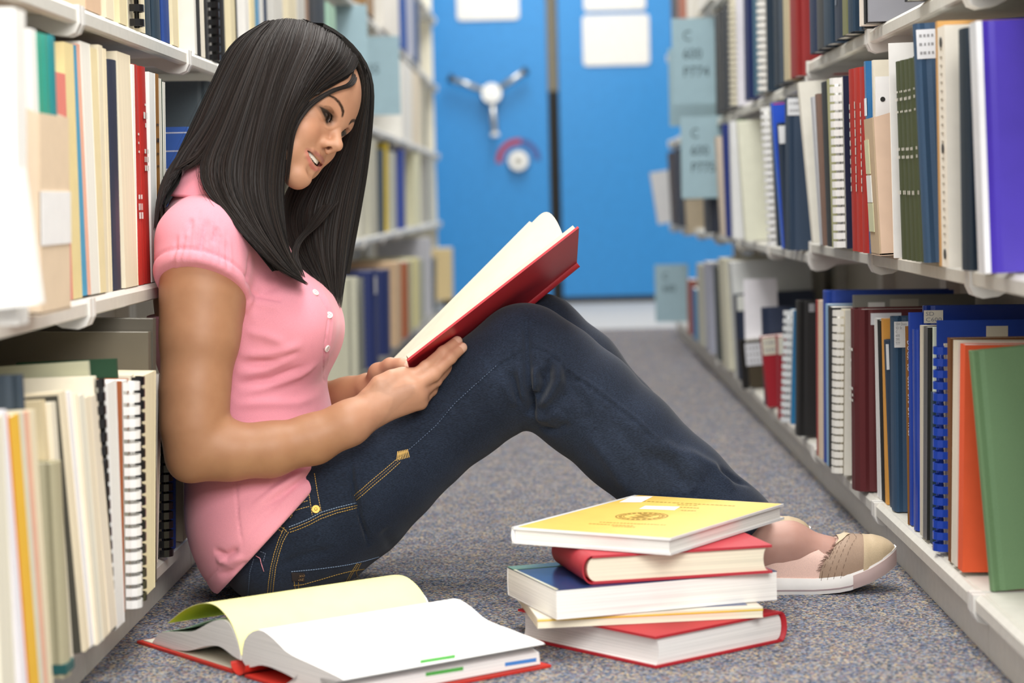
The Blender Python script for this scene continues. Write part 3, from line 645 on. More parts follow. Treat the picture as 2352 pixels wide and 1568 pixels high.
# ---------------- floor shelf facing the woman
row('R', ZR[0], .472, [
 (2222, 806, 2274, 1390, '#6f9268', 'hard', 'large sage green cloth volume leaning', D(pl=.498, t=.018, w=.24, short='large green volume')),
 (2206, 798, 2200, 1326, '#ee6238', 'soft', 'bright orange report', D(pl=.498, t=.03, w=.2, tf=.02)),
 (2191, 790, 2186, 1322, '#ece5d6', 'pages', 'cream tall report', D(pl=.498, t=.03, tf=.02)),
 (2176, 779, 2178, 1310, '#7d5230', 'folder', 'brown spined report', D(pl=.498, t=.02, tf=.015, cream=1)),
 (2153, 795, 2152, 1305, '#ece6da', 'comb', 'report with royal blue comb', D(pl=.498, t=.045, tf=.03, comb='#1f47b6', rings=18, cream=1)),
 (2151, 740, 2150, 1300, '#2346a8', 'soft', 'tall royal blue report with side label', D(pl=.498, t=.03, tf=.02, w=.14, lab=[('c', 2265, 748, 2315, 780, '#dcd6c4')])),
 (2138, 907, 2136, 1300, '#2c4357', 'soft', 'short navy booklet', D(pl=.498, t=.02, tf=.02)),
 (2143, 757, 2142, 1295, '#dfeade', 'pages', 'pale mint report', D(pl=.498, t=.02, tf=.012)),
 (2122, 756, 2120, 1285, '#2b2a29', 'soft', 'black glossy report', D(pl=.498, t=.03, tf=.025, gloss=1)),
 (2114, 752, 2114, 1282, '#d9d3c4', 'pages', 'grey white slim report', D(pl=.498, t=.02, tf=.012)),
 (2092, 757, 2096, 1238, '#2547ad', 'binder', 'blue binder with black rivets', D(pl=.498, t=.03, tf=.025, rivets=1, w=.2)),
 (2116, 706, 2116, 1260, '#1b3a94', 'binder', 'tall dark blue binder with call label', D(pl=.498, t=.02, tf=.02, w=.24, lab=[('c', 2122, 712, 2166, 742, '#e9e4d6', 'SD\nC600')])),
 (2086, 720, 2090, 1230, '#2a4cb4', 'soft', 'blue report topping its neighbours', D(pl=.498, t=.02, tf=.015, w=.2)),
 (2079, 750, 2085, 1212, '#8f602c', 'soft', 'brown paperback with white call number', D(pl=.498, t=.04, tf=.03, w=.2, call=1)),
 (2040, 728, 2044, 1204, '#31506f', 'hard', 'denim blue volume with printed label', D(pl=.498, t=.05, lab=[('c', 2054, 738, 2086, 798, '#f2f4f6', 'SSH Docs\nSD St\nC\n600\nS95\nT77')])),
 (2027, 780, 2041, 1166, '#2c4159', 'hard', 'short navy volume with vertical label', D(pl=.498, t=.03, tf=.02, lab=[('c', 2033, 790, 2041, 849, '#eef0f0')])),
 (2024, 732, 2034, 1172, '#e8a850', 'folder', 'golden tan folder', D(pl=.498, t=.02, tf=.02)),
 (2015, 735, 2026, 1172, '#17191c', 'soft', 'thin black booklet', D(pl=.498, t=.03, tf=.02)),
 (2009, 731, 2017, 1168, '#f0f0f0', 'pages', 'thin white report', D(pl=.498, t=.03, tf=.02)),
 (1947, 709, 1950, 1126, '#5f2226', 'hard', 'thick dark red volume with white lettering', D(t=.075, w=.22, bulge=.016, lab=[('c', 2000, 718, 2070, 746, '#e9ebf0')], ink=[(.49, .505, 3), (.52, .535, 3), (.555, .57, 2), (.66, .675, 1), (.71, .725, 1), (.77, .785, 2)])),
 (1921, 716, 1918, 1122, '#e9e6da', 'comb', 'cream report with wide white comb', D(t=.05, comb='#f4f2ea', rings=21, cream=1)),
 (1958, 682, 1958, 1100, '#8f8f8a', 'folder', 'grey and speckled box file', D(t=.03, tf=.02, w=.2, lab=[('c', 1994, 694, 2032, 708, '#e6e6e6'), ('c', 2044, 686, 2110, 704, '#b9b5ab')])),
 (1902, 706, 1904, 1078, '#1c1d1f', 'soft', 'black slim report', D(t=.06)),
 (1896, 700, 1899, 1074, '#8fb4d6', 'soft', 'light blue slim booklet', D(t=.03)),
 (1887, 670, 1889, 1072, '#2446a4', 'hard', 'royal blue volume standing tall', D(t=.05)),
 (1880, 693, 1881, 1062, '#e3cdb4', 'pages', 'cream sliver', D(t=.03, short='cream sliver')),
 (1871, 692, 1873, 1058, '#a82f2e', 'hard', 'worn red volume', D(t=.05)),
 (1825, 694, 1824, 1006, '#1d1d1e', 'hard', 'broad black volume with grey head label', D(t=.06, w=.2, lab=[('c', 1858, 697, 1871, 716, '#9b9b9f')])),
 (1807, 720, 1800, 1006, '#2d7cb0', 'comb', 'turquoise report with white comb', D(t=.05, comb='#dfe3e6', rings=15)),
 (1782, 770, 1788, 1004, '#9e2330', 'soft', 'red report with cream label', D(t=.04, lab=[('c', 1788, 772, 1800, 814, '#d9d6c6')])),
 (1745, 772, 1768, 1010, '#a2222f', 'soft', 'second red report leaning', D(t=.04, w=.18, lab=[('c', 1750, 773, 1781, 816, '#d6d4c4', 2)])),
 (1746, 706, 1756, 1000, '#26324c', 'hard', 'navy volume behind the red reports', D(t=.04, tf=.04, cream=1)),
 (1703, 780, 1722, 1006, '#483f30', 'comb', 'brown black comb-bound report with white label', D(t=.04, comb='#1d1b19', rings=14, lab=[('c', 1715, 786, 1748, 840, '#dcdde4', 3)])),
 (1708, 642, 1718, 1000, '#efedf4', 'pages', 'white loose papers standing above their neighbours', D(t=.004, tf=.006, w=.06, short='white loose papers')),
 (1683, 676, 1698, 956, '#2b344a', 'hard', 'navy volume with pale head label', D(t=.06, w=.2, lab=[('c', 1694, 670, 1716, 714, '#dfe2dc')])),
 (1671, 600, 1690, 860, '#d3d6d6', 'folder', 'grey white box file', D(t=.15, w=.2)),
 (1650, 592, 1662, 850, '#d9d6c2', 'pages', 'ivory box file', D(t=.2)),
 (1636, 610, 1644, 835, '#40494a', 'hard', 'dark grey volume', D(t=.12)),
 (1616, 600, 1624, 832, '#b4b7c8', 'soft', 'lavender grey report', D(t=.2)),
 (1600, 605, 1606, 828, '#c2c2b6', 'pages', 'stone grey report', D(t=.2)),
 (1590, 660, 1594, 826, '#3a86bc', 'soft', 'blue slim report', D(t=.2)),
 (1578, 640, 1581, 800, '#a65a4e', 'soft', 'brick red slim report', D(t=.15)),
], 'floor shelf facing woman', 'books on the floor shelf facing the woman')
# ---------------- extra pieces set in and on the rows
def by_label(s):
    for r in ALLB:
        if r['label'].startswith(s): return r
bx_ = by_label('brown paperback with white call'); t_ = bx_['_t']
text('lettering', 'DOCS.  SD  C600  S96  D67  R425', .0085, INK, bx_, frame((-.0015, t_ / 2 + .0006, bx_['_h'] * .93), (0, 0, -1), (-1, 0, 0)), sx=1.1)
vb = by_label('large violet'); b = MB(); b.box(-.005, .0012, -vb['_t'] / 2 - .0008, vb['_t'] / 2 + .0008, 0, vb['_h'], mat('#efeff2', 'gloss')); b.build('spine_panel', vb)
# booklets standing in the tan pamphlet box
tb = by_label('tan pamphlet box')
for i, (xr, top, col, d) in enumerate(((84, 66, '#f4f2ee', 'white envelope standing in the tan pamphlet box'), (112, 74, '#43b59a', 'teal booklet standing in the tan pamphlet box'), (130, 78, '#3fae9c', 'second teal booklet standing in the tan pamphlet box'), (145, 80, '#2f9fa6', 'blue green booklet standing in the tan pamphlet box'))):
    yy = tb['_n'] + .024 + i * .028; p = at_y(xr, top, yy); z0 = ZL[1] + .004
    r = make_book('pages' if i == 0 else 'soft', .16, .02, p[2] - z0, col, D(near=-1, gloss=1)); r.name = 'booklet'
    r.location = (min(p[0], tb['_x'] - .004), yy, z0); tag(r, d, 'booklet', 'booklets in the tan pamphlet box')
pb_ = by_label('pinkish tan pamphlet'); yy = pb_['_n'] + .025; p = at_y(2010, 176, yy); z0 = ZR[1] + .004
r = empty('paper_sheet', (p[0], yy, z0)); b = MB(); b.box(0, .14, -.002, .002, 0, p[2] - z0, mat('#f5f5f5', 'paper')); b.build('sheet', r)
q = at_y(2027, 228, yy); b = MB(); b.cyl((q[0] - p[0], -.0026, q[2] - z0), (q[0] - p[0], -.0015, q[2] - z0), .0035, .0035, BLACKINK, 12); b.build('punched_hole', r)
tag(r, 'white papers with a punched hole, standing in the pinkish tan pamphlet box', 'papers')
# white metal bookend by the green volume

# shelf signs
def sign(x0, y0, x1, y1, Y, txt, label, side, dim=1.0):
    p, q = at_y(x0, y1, Y), at_y(x1, y0, Y); r = empty('shelf_sign', ((p[0] + q[0]) / 2, Y, p[2])); w = (q[0] - p[0]) / 2; h = q[2] - p[2]
    b = MB(); b.box(-w, w, 0, .003, 0, h, mat('#a7c4d0', 'paper')); b.build('card', r)
    xin = (XRL if side == 'R' else XLL) - r.location.x; b = MB()
    b.box(min(0, xin), max(0, xin), .003, .006, h * .44, h * .5, SHD); b.build('clip', r)
    n = len(txt)
    for i, s in enumerate(txt):
        sz = h * .17; z = h * (.74 - .21 * i) if n > 1 else h * .5
        text('lettering', s, sz, mat('#43565f', 'plain'), r, frame((-w * .55, -.001, z), (1, 0, 0), (0, 0, 1)), sx=.9)
    tag(r, label, 'sign', 'pale blue shelf signs')
sign(1546, 40, 1650, 240, 6.35, ['C', '600', 'P774'], 'pale blue shelf sign reading C 600 P774, lettered upper sign', 'R')
sign(1538, 108, 1660, 290, 6.75, [], 'plain pale blue sign standing just behind the sign reading P774', 'R')
sign(1566, 266, 1660, 456, 6.2, ['C', '600', 'P775'], 'grey blue shelf sign reading C 600 P775, below the sign reading P774', 'R')
sign(1506, 606, 1580, 740, 7.7, ['C', '600'], 'low pale blue shelf sign near the floor beside the blue panel', 'R')
sign(808, 82, 916, 266, 6.6, ['', '755'], 'pale blue shelf sign reading 755 beside her forehead', 'L')
sign(772, 10, 842, 200, 6.2, [], 'plain pale blue shelf sign directly above her forehead', 'L')
_c = {}
for r in ALLB: _c[r['label']] = _c.get(r['label'], 0) + 1
for k, v in _c.items():
    if v > 1: print('DUP LABEL', k)
# ---------------------------------------------------------------- stack of books on the carpet
def flat_book(name, label, corner, ang, w, l, z, t, cov, page, spine, top=None, hard=True, bulge=0.0, ang2=None):
    """corner nearest the camera; edge 1 (length w) along ang, edge 2 (length l) along ang+90; spine on 'e1-end', 'e2-end' (far end of that edge) ..."""
    r = empty(name, (corner[0], corner[1], z), (0, 0, math.radians(ang)))
    cm = mat(cov, 'cloth' if hard else 'gloss'); pm = mat(page, 'pages_h'); tm = mat(top, 'gloss') if top else cm
    tb = .003 if hard else .0009; ov = .004 if hard else .0004
    # spine position in the local frame: x in [0,w], y in [0,l]
    b = MB(); b.box(0, w, 0, l, 0, tb, cm); b.build('back_board', r)
    b = MB(); b.box(0, w, 0, l, t - tb, t, tm); tbo = b.build('front_board', r)
    x0, x1, y0, y1 = ov, w - ov, ov, l - ov
    if spine == 'x1': x1 = w - tb
    if spine == 'x0': x0 = tb
    if spine == 'y1': y1 = l - tb
    if spine == 'y0': y0 = tb
    b = MB(); n = 8
    if bulge and spine in ('x0', 'x1'):        # hollow fore-edge / rounded back
        s = 1 if spine == 'x1' else -1; T = t / 2 - tb
        prof = []
        for i in range(n + 1):
            a = -math.pi / 2 + math.pi * i / n; prof.append(((x1 if s > 0 else x0) + s * (bulge * math.cos(a) - .0015), t / 2 + T * math.sin(a)))
        oth = (x0 if s > 0 else x1)
        for i in range(n + 1):
            a = math.pi / 2 - math.pi * i / n; prof.append((oth + s * (bulge * .6 * math.cos(a)), t / 2 + T * math.sin(a)))
        if s < 0: prof = prof[::-1]
        b.prism(prof, 1, y0, y1, pm)
        b.build('page_block', r, True)
        b = MB(); T = t / 2
        P = [[((w if s > 0 else 0) + s * (bulge * 1.35 * math.cos(a) - .001 + k), yy, T + (T + k * .0) * math.sin(a)) for a in [-math.pi / 2 + math.pi * i / 12 for i in range(13)]] for yy, k in ((0, 0), (l, 0), (l, -.002), (0, -.002))]
        P.append(P[0]); b.grid(P, cm); b.build('spine', r, True)
    else:
        b.box(x0, x1, y0, y1, tb, t - tb, pm); b.build('page_block', r)
        b = MB()
        if spine in ('x0', 'x1'):
            X = 0 if spine == 'x0' else w; s = -1 if spine == 'x0' else 1
            P = [[(X + s * (.003 * math.cos(a) - .002 + k), yy, t / 2 + t / 2 * math.sin(a)) for a in [-math.pi / 2 + math.pi * i / 8 for i in range(9)]] for yy, k in ((0, 0), (l, 0), (l, -.002), (0, -.002))]
        else:
            Yy = 0 if spine == 'y0' else l; s = -1 if spine == 'y0' else 1
            P = [[(xx, Yy + s * (.003 * math.cos(a) - .002 + k), t / 2 + t / 2 * math.sin(a)) for a in [-math.pi / 2 + math.pi * i / 8 for i in range(9)]] for xx, k in ((0, 0), (w, 0), (w, -.002), (0, -.002))]
        P.append(P[0]); b.grid(P, cm); b.build('spine', r, True)
    tag(r, label, 'book', 'stack of books on the carpet')
    return r
def pages_h(h):                                 # fine horizontal page lines
    m = mat(h, 'pages').copy(); m.name = 'pages_flat_' + h.lstrip('#')
    for n in m.node_tree.nodes:
        if n.type == 'MAPPING': n.inputs['Scale'].default_value = (3, 3, 900)
    return m
for h_ in ('#f3f0ea', '#f4ecd4', '#f1efec', '#f6f4ef', '#efe3c4'): _mats[(h_, 'pages_h', None)] = pages_h(h_)
g = .0004
rA = flat_book('hardcover_book', 'thick red hardcover at the foot of the stack on the carpet', (.114, 2.505), 40.5, .212, .25, 0.0005, .0375, '#b9202c', '#f1efec', 'x1', bulge=.008)
rB = flat_book('paperback_book', 'thin cream report with a yellow line, second from the foot of the stack', (-.023, 2.565), 8.2, .275, .205, .0385, .0126, '#efe6d2', '#f4ecd4', 'y1', top='#efe6d4', hard=False)
b = MB(); b.box(0, .275, -.0006, .0, .0085, .0105, mat('#e6c24a', 'paper')); b.build('yellow_edge', rB)
b = MB(); b.box(.016, .26, .018, .19, .0127, .0131, mat('#4c5f8f', 'gloss')); b.build('printed_panel', rB)
rC = flat_book('paperback_book', 'heavy white textbook with a navy cover, mid-stack on the carpet', (.0, 2.548), 19.8, .288, .18, .0520, .0355, '#f4f2f0', '#f6f4ef', 'y1', top='#1e3a68', hard=False)
b = MB(); b.box(0, .288, .155, .18, .0356, .0361, mat('#62855f', 'gloss')); b.box(0, .0035, 0, .155, .0356, .0358, mat('#e9e5c4', 'gloss')); b.build('printed_band', rC)['kind'] = 'stuff'
rD = flat_book('hardcover_book', 'worn red hardcover with rippled cream pages, second from the top of the stack', (.044, 2.576), 13.5, .226, .155, .0882, .0345, '#bb2f3c', '#f4ecd4', 'x0', bulge=.010)
rE = flat_book('hardcover_book', 'white hardcover with a yellow front printed in brown, top of the stack', (.137, 2.561), 58.5, .312, .223, .1236, .0205, '#f4f3f1', '#f3f0ea', 'y1', top='#f4f3f1')
tb = .0205
b = MB(); b.box(.003, .309, .002, .215, tb + .0001, tb + .0004, mat('#efca66', 'gloss', .42)); pan = b.build('cover_print', rE)
BR = mat('#a8842a', 'plain')
def on_cover(px, py): return rE_inv @ Vector(at_z(px, py, rE.location.z + tb + .0006))
bpy.context.view_layer.update(); rE_inv = rE.matrix_world.inverted()
def plate(pts, m, name, dz=.0006):
    b = MB(); q = [on_cover(*p) for p in pts]; b.poly([(v.x, v.y, tb + dz) for v in q], m); return b.build(name, pan)
plate([(1422, 1153), (1450, 1139.5), (1500, 1139.5), (1473, 1153)], mat('#f3f2f4', 'paper'), 'label')
plate([(1468, 1168), (1482, 1161), (1562, 1163), (1549, 1171)], mat('#eeeef2', 'paper'), 'label')
c = on_cover(1474, 1185); rr = .034
b = MB()
for k in range(24):
    a0, a1 = 2 * math.pi * k / 24, 2 * math.pi * (k + 1) / 24
    for (r0, r1) in ((rr * .93, rr), (rr * .66, rr * .70)):
        b.poly([(c.x + r * math.cos(a), c.y + r * math.sin(a), tb + .0006) for r, a in ((r0, a0), (r1, a0), (r1, a1), (r0, a1))], BR)
    b.poly([(c.x + r * math.cos(a), c.y + r * math.sin(a), tb + .0006) for r, a in ((rr * .74, a0), (rr * .88, a0), (rr * .88, a0 + .16), (rr * .74, a0 + .16))], BR)
for k in range(9):
    x = c.x + rr * (-.5 + .125 * k); hgt = rr * (.15 + .3 * abs(math.sin(k * 2.1)))
    b.poly([(x - .0012, c.y - hgt, tb + .0006), (x + .0012, c.y - hgt, tb + .0006), (x + .0012, c.y + hgt * .8, tb + .0006), (x - .0012, c.y + hgt * .8, tb + .0006)], BR)
b.build('seal_print', pan)['kind'] = 'stuff'
b = MB(); rnd = random.Random(3)
for (xa, ya, xb, yb, n) in ((1475, 1151, 1690, 1162, 22), (1553, 1158.5, 1600, 1161, 5), (1560, 1165, 1606, 1167, 6), (1562, 1172, 1600, 1173.5, 5), (1375, 1199, 1470, 1203.5, 12), (1350, 1202.5, 1455, 1208, 12), (1405, 1208.5, 1458, 1211, 8), (1470, 1203, 1530, 1206, 8)):
    p, q = on_cover(xa, ya), on_cover(xb, yb); d = (q - p) / n; up = Vector((-d.y, d.x, 0)).normalized() * .0042
    for i in range(n):
        a = p + d * (i + .1); e = p + d * (i + rnd.uniform(.6, .92)); b.poly([(v.x, v.y, tb + .0006) for v in (a, e, e + up, a + up)], BR)
b.build('title_print', pan)['kind'] = 'stuff'

# ---------------------------------------------------------------- open book in front
S0 = np.array([-.372, 2.522, 0.0]); RA = math.radians(-52.0)
RR = np.array([math.cos(RA), math.sin(RA), 0]); AA = np.array([math.cos(RA + math.pi / 2), math.sin(RA + math.pi / 2), 0]); LEN = .285
def prof(px, py):                               # pixel of the near end face -> (s, z)
    d = ray(px, py); k = np.dot(S0 - C0, AA) / np.dot(d, AA); p = C0 + d * k
    return float(np.dot(p - S0, RR)), float(p[2])
def W(s, z, a): return S0 + RR * s + AA * a + np.array([0, 0, z])
ob = empty('open_book', tuple(S0)); tag(ob, 'large open book with a red cover, lying on the carpet before the woman', 'book')
def loc_(p): return tuple(np.asarray(p) - S0)
RED = mat('#cf3326', 'cloth'); YEL = mat('#f9f5ae', 'paper'); PAPW = mat('#fbfbf9', 'paper')
def smooth(pts, n):
    P = np.array(pts, float); t = np.concatenate([[0], np.cumsum(np.linalg.norm(np.diff(P, axis=0), axis=1))]); u = np.linspace(0, t[-1], n)
    out = []
    for x in u:                                 # Catmull-Rom on chord length
        i = min(max(np.searchsorted(t, x, 'right') - 1, 0), len(P) - 2); h = t[i + 1] - t[i]; f = (x - t[i]) / h
        m0 = (P[i + 1] - P[i - 1]) / (t[i + 1] - t[i - 1]) * h if i > 0 else P[i + 1] - P[i]
        m1 = (P[i + 2] - P[i]) / (t[i + 2] - t[i]) * h if i + 2 < len(P) else P[i + 1] - P[i]
        out.append((2 * f**3 - 3 * f**2 + 1) * P[i] + (f**3 - 2 * f**2 + f) * m0 + (-2 * f**3 + 3 * f**2) * P[i + 1] + (f**3 - f**2) * m1)
    return np.array(out)
def block(name, top, bot, m_top, a0=.0, a1=LEN - .006):
    T = smooth(top, 28); B = smooth(bot, 28); b = MB(); pe = mat('#f1efec', 'pages_h')
    b.grid([[loc_(W(s, z, a)) for s, z in T] for a in np.linspace(a0, a1, 9)], m_top)
    b.grid([[loc_(W(s, z, a)) for s, z in B[::-1]] for a in (a0, a1)], m_top)
    for a, f in ((a0, 1), (a1, -1)):
        K = 10
        b.grid([[loc_(W(*(T[i] * (1 - k / K) + B[i] * k / K), a)) for i in range(28)] for k in range(K + 1)], pe, False)
    for e in (0, -1):
        b.grid([[loc_(W(*T[e], a)), loc_(W(*B[e], a))] for a in (a0, a1)], pe, False)
    return b.build(name, ob)
def sheet(name, pr, a0, a1, m, th=.0006, n=36, jag=None):
    T = smooth(pr, n); b = MB()
    f = lambda a, t: W(T[t][0], T[t][1], a)
    na = 9; As = np.linspace(a0, a1, na)
    N = np.gradient(T, axis=0); N = np.stack([-N[:, 1], N[:, 0]], 1); N /= np.linalg.norm(N, axis=1)[:, None] + 1e-9
    up = [[loc_(W(T[i][0] + N[i][0] * th, T[i][1] + N[i][1] * th, a)) for i in range(n)] for a in As]
    dn = [[loc_(W(T[i][0], T[i][1], a)) for i in range(n)] for a in As]
    b.grid(up, m); b.grid([r[::-1] for r in dn], m if jag is None else jag); 
    b.grid([up[0], dn[0]], m, False); b.grid([dn[-1], up[-1]], m, False); b.grid([[u[-1] for u in up], [d[-1] for d in dn]], m, False); b.grid([[d[0] for d in dn], [u[0] for u in up]], m, False)
    return b.build(name, ob)
Lt = [prof(*p) for p in ((349, 1476), (368, 1453), (440, 1450), (496, 1424), (525, 1430), (547, 1478), (553, 1512))]
Lb = [prof(*p) for p in ((346, 1487), (390, 1490), (432, 1494), (470, 1484), (504, 1484), (538, 1508), (553, 1516))]
block('left_page_block', Lt, Lb, PAPW)
Rt = [prof(*p) for p in ((556, 1514), (559, 1476), (572, 1455), (598, 1446), (628, 1466), (661, 1498), (725, 1529), (790, 1562))] 
sR = Rt[-1]; Rt += [(.175, .024), (.205, .020), (.212, .018)]
Rb = [prof(*p) for p in ((557, 1517), (563, 1528), (576, 1532), (595, 1527), (625, 1533), (680, 1562))] + [(.10, .0045), (.15, .0045), (.214, .0045)]
block('right_page_block', Rt, Rb, PAPW)
c = [(s, z) for s, z in Lt]
sheet('green_page', [prof(*p) for p in ((370, 1452), (420, 1444), (470, 1428), (498, 1423), (520, 1430), (540, 1470))], .002, LEN - .05, mat('#a9cfae', 'paper'))
sheet('yellow_page', [prof(*p) for p in ((385, 1431), (425, 1400), (465, 1386), (497, 1392), (527, 1424), (545, 1466), (554, 1505))], .0, LEN - .01, YEL, jag=mat('#f2ea30', 'paper'))  # pale lit top; stronger yellow below stands for light through the page
b = MB(); ct = .0035
def board(s0, s1, name):
    b = MB(); P = [W(s, z, a) for z in (0.0005, ct) for s, a in ((s0, -.006), (s1, -.006), (s1, LEN + .004), (s0, LEN + .004))]
    b.hexa([loc_(p) for p in P], RED); return b.build(name, ob)
sl = prof(325, 1490)[0]
board(sl, -.012, 'left_board'); board(.018, .222, 'right_board')
b = MB(); P = [[loc_(W(.003 + .0165 * math.cos(t), .0125 - .012 * math.sin(t) + k, a)) for t in np.linspace(math.pi, 0, 13)] for a, k in ((-.006, 0), (LEN + .004, 0), (LEN + .004, .002), (-.006, .002))]
P.append(P[0]); b.grid(P, RED); b.build('spine', ob, True)
b = MB(); P = [W(s, z, a) for z in (ct, ct + .001) for s, a in ((sl + .006, 0), (-.014, 0), (-.014, LEN), (sl + .006, LEN))]; b.hexa([loc_(p) for p in P], mat('#d9d6c4', 'paper')); b.build('endpaper', ob)
# tabs on the right-hand pages
rb_ = [o for o in ob.children if o.name.startswith('right_page_block')][0]; rt_ = BVHTree.FromPolygons([tuple(Vector(v.co) + Vector(S0)) for v in rb_.data.vertices], [tuple(p.vertices) for p in rb_.data.polygons])
def tabat(x0, y0, x1, y1, h):
    def R_(x, y): d = Vector(ray(x, y)).normalized(); return rt_.ray_cast(Vector(C0), d)[0]
    b = MB(); m = mat(h, 'paper'); q = [R_(x0, y0), R_(x1, y1), R_(x1, y1 - 7), R_(x0, y0 - 7)]
    if any(v is None for v in q): print('TAB MISS', x0, y0); return
    lo = [tuple(v - Vector(S0)) for v in q]; hi = [(v[0], v[1], v[2] + .0009) for v in lo]; b.hexa(lo + hi, m); b.build('index_tab', ob, True)
tabat(965, 1524, 1046, 1511, '#55a84e'); tabat(978, 1553, 1064, 1539, '#55a84e'); tabat(1143, 1510, 1226, 1497, '#4a86cf'); tabat(1160, 1530, 1232, 1519, '#4a86cf')
# ================================================================ the woman
# ---------------------------------------------------------------- signed distance modelling
def J(px, py, y): return at_y(px, py, y)
class Prims:
    def __init__(s): s.L = []
    def add(s, fn, c, R, k=.02, op='u'): s.L.append((op, k, fn, np.asarray(c, np.float32), R + .012 + k))
    def cone(s, a, b, r1, r2, k=.02, op='u'):
        a, b = np.asarray(a, np.float32), np.asarray(b, np.float32); d = b - a; dd = float(d @ d) + 1e-12
        def fn(p):
            t = np.clip(((p - a) @ d) / dd, 0, 1); q = p - a - t[..., None] * d
            return np.sqrt((q * q).sum(-1)) - (r1 + (r2 - r1) * t)
        s.add(fn, (a + b) / 2, np.linalg.norm(d) / 2 + max(r1, r2), k, op)
    def chain(s, pts, k=.02, op='u'):
        for (a, ra), (b, rb) in zip(pts[:-1], pts[1:]): s.cone(a, b, ra, rb, k, op)
    def ell(s, c, r, R=None, k=.02, op='u'):
        c = np.asarray(c, np.float32); r = np.asarray(r, np.float32); R = np.eye(3) if R is None else np.asarray(R)
        R = R.astype(np.float32)
        def fn(p):
            q = (p - c) @ R; k0 = np.sqrt(((q / r) ** 2).sum(-1)) + 1e-9; k1 = np.sqrt(((q / (r * r)) ** 2).sum(-1)) + 1e-9
            return k0 * (k0 - 1) / k1
        s.add(fn, c, float(r.max()), k, op)
    def ev(s, ctr, rad, pts):
        """ctr (B,3), pts (B,n,3) -> (B,n)"""
        d = np.full(pts.shape[:2], 1.0, np.float32)
        for op, k, fn, c, R in s.L:
            m = np.where(((ctr - c) ** 2).sum(1) < (R + rad) ** 2)[0]
            if not len(m): continue
            e = fn(pts[m]); a = d[m]
            if op == 'u':
                h = np.maximum(k - np.abs(a - e), 0) / k; d[m] = np.minimum(a, e) - h * h * k * .25
            elif op == 's':
                e = -e; h = np.maximum(k - np.abs(a - e), 0) / k; d[m] = np.maximum(a, e) + h * h * k * .25
            else:
                h = np.maximum(k - np.abs(a - e), 0) / k; d[m] = np.maximum(a, e) + h * h * k * .25
        return d
    def at(s, P): P = np.asarray(P, np.float32); return s.ev(P, 0.0, P[:, None, :])[:, 0]
    def grad(s, P, e=.0006):
        P = np.asarray(P, np.float32); g = np.stack([s.at(P + np.eye(3, dtype=np.float32)[i] * e) - s.at(P - np.eye(3, dtype=np.float32)[i] * e) for i in range(3)], 1) / (2 * e)
        return g
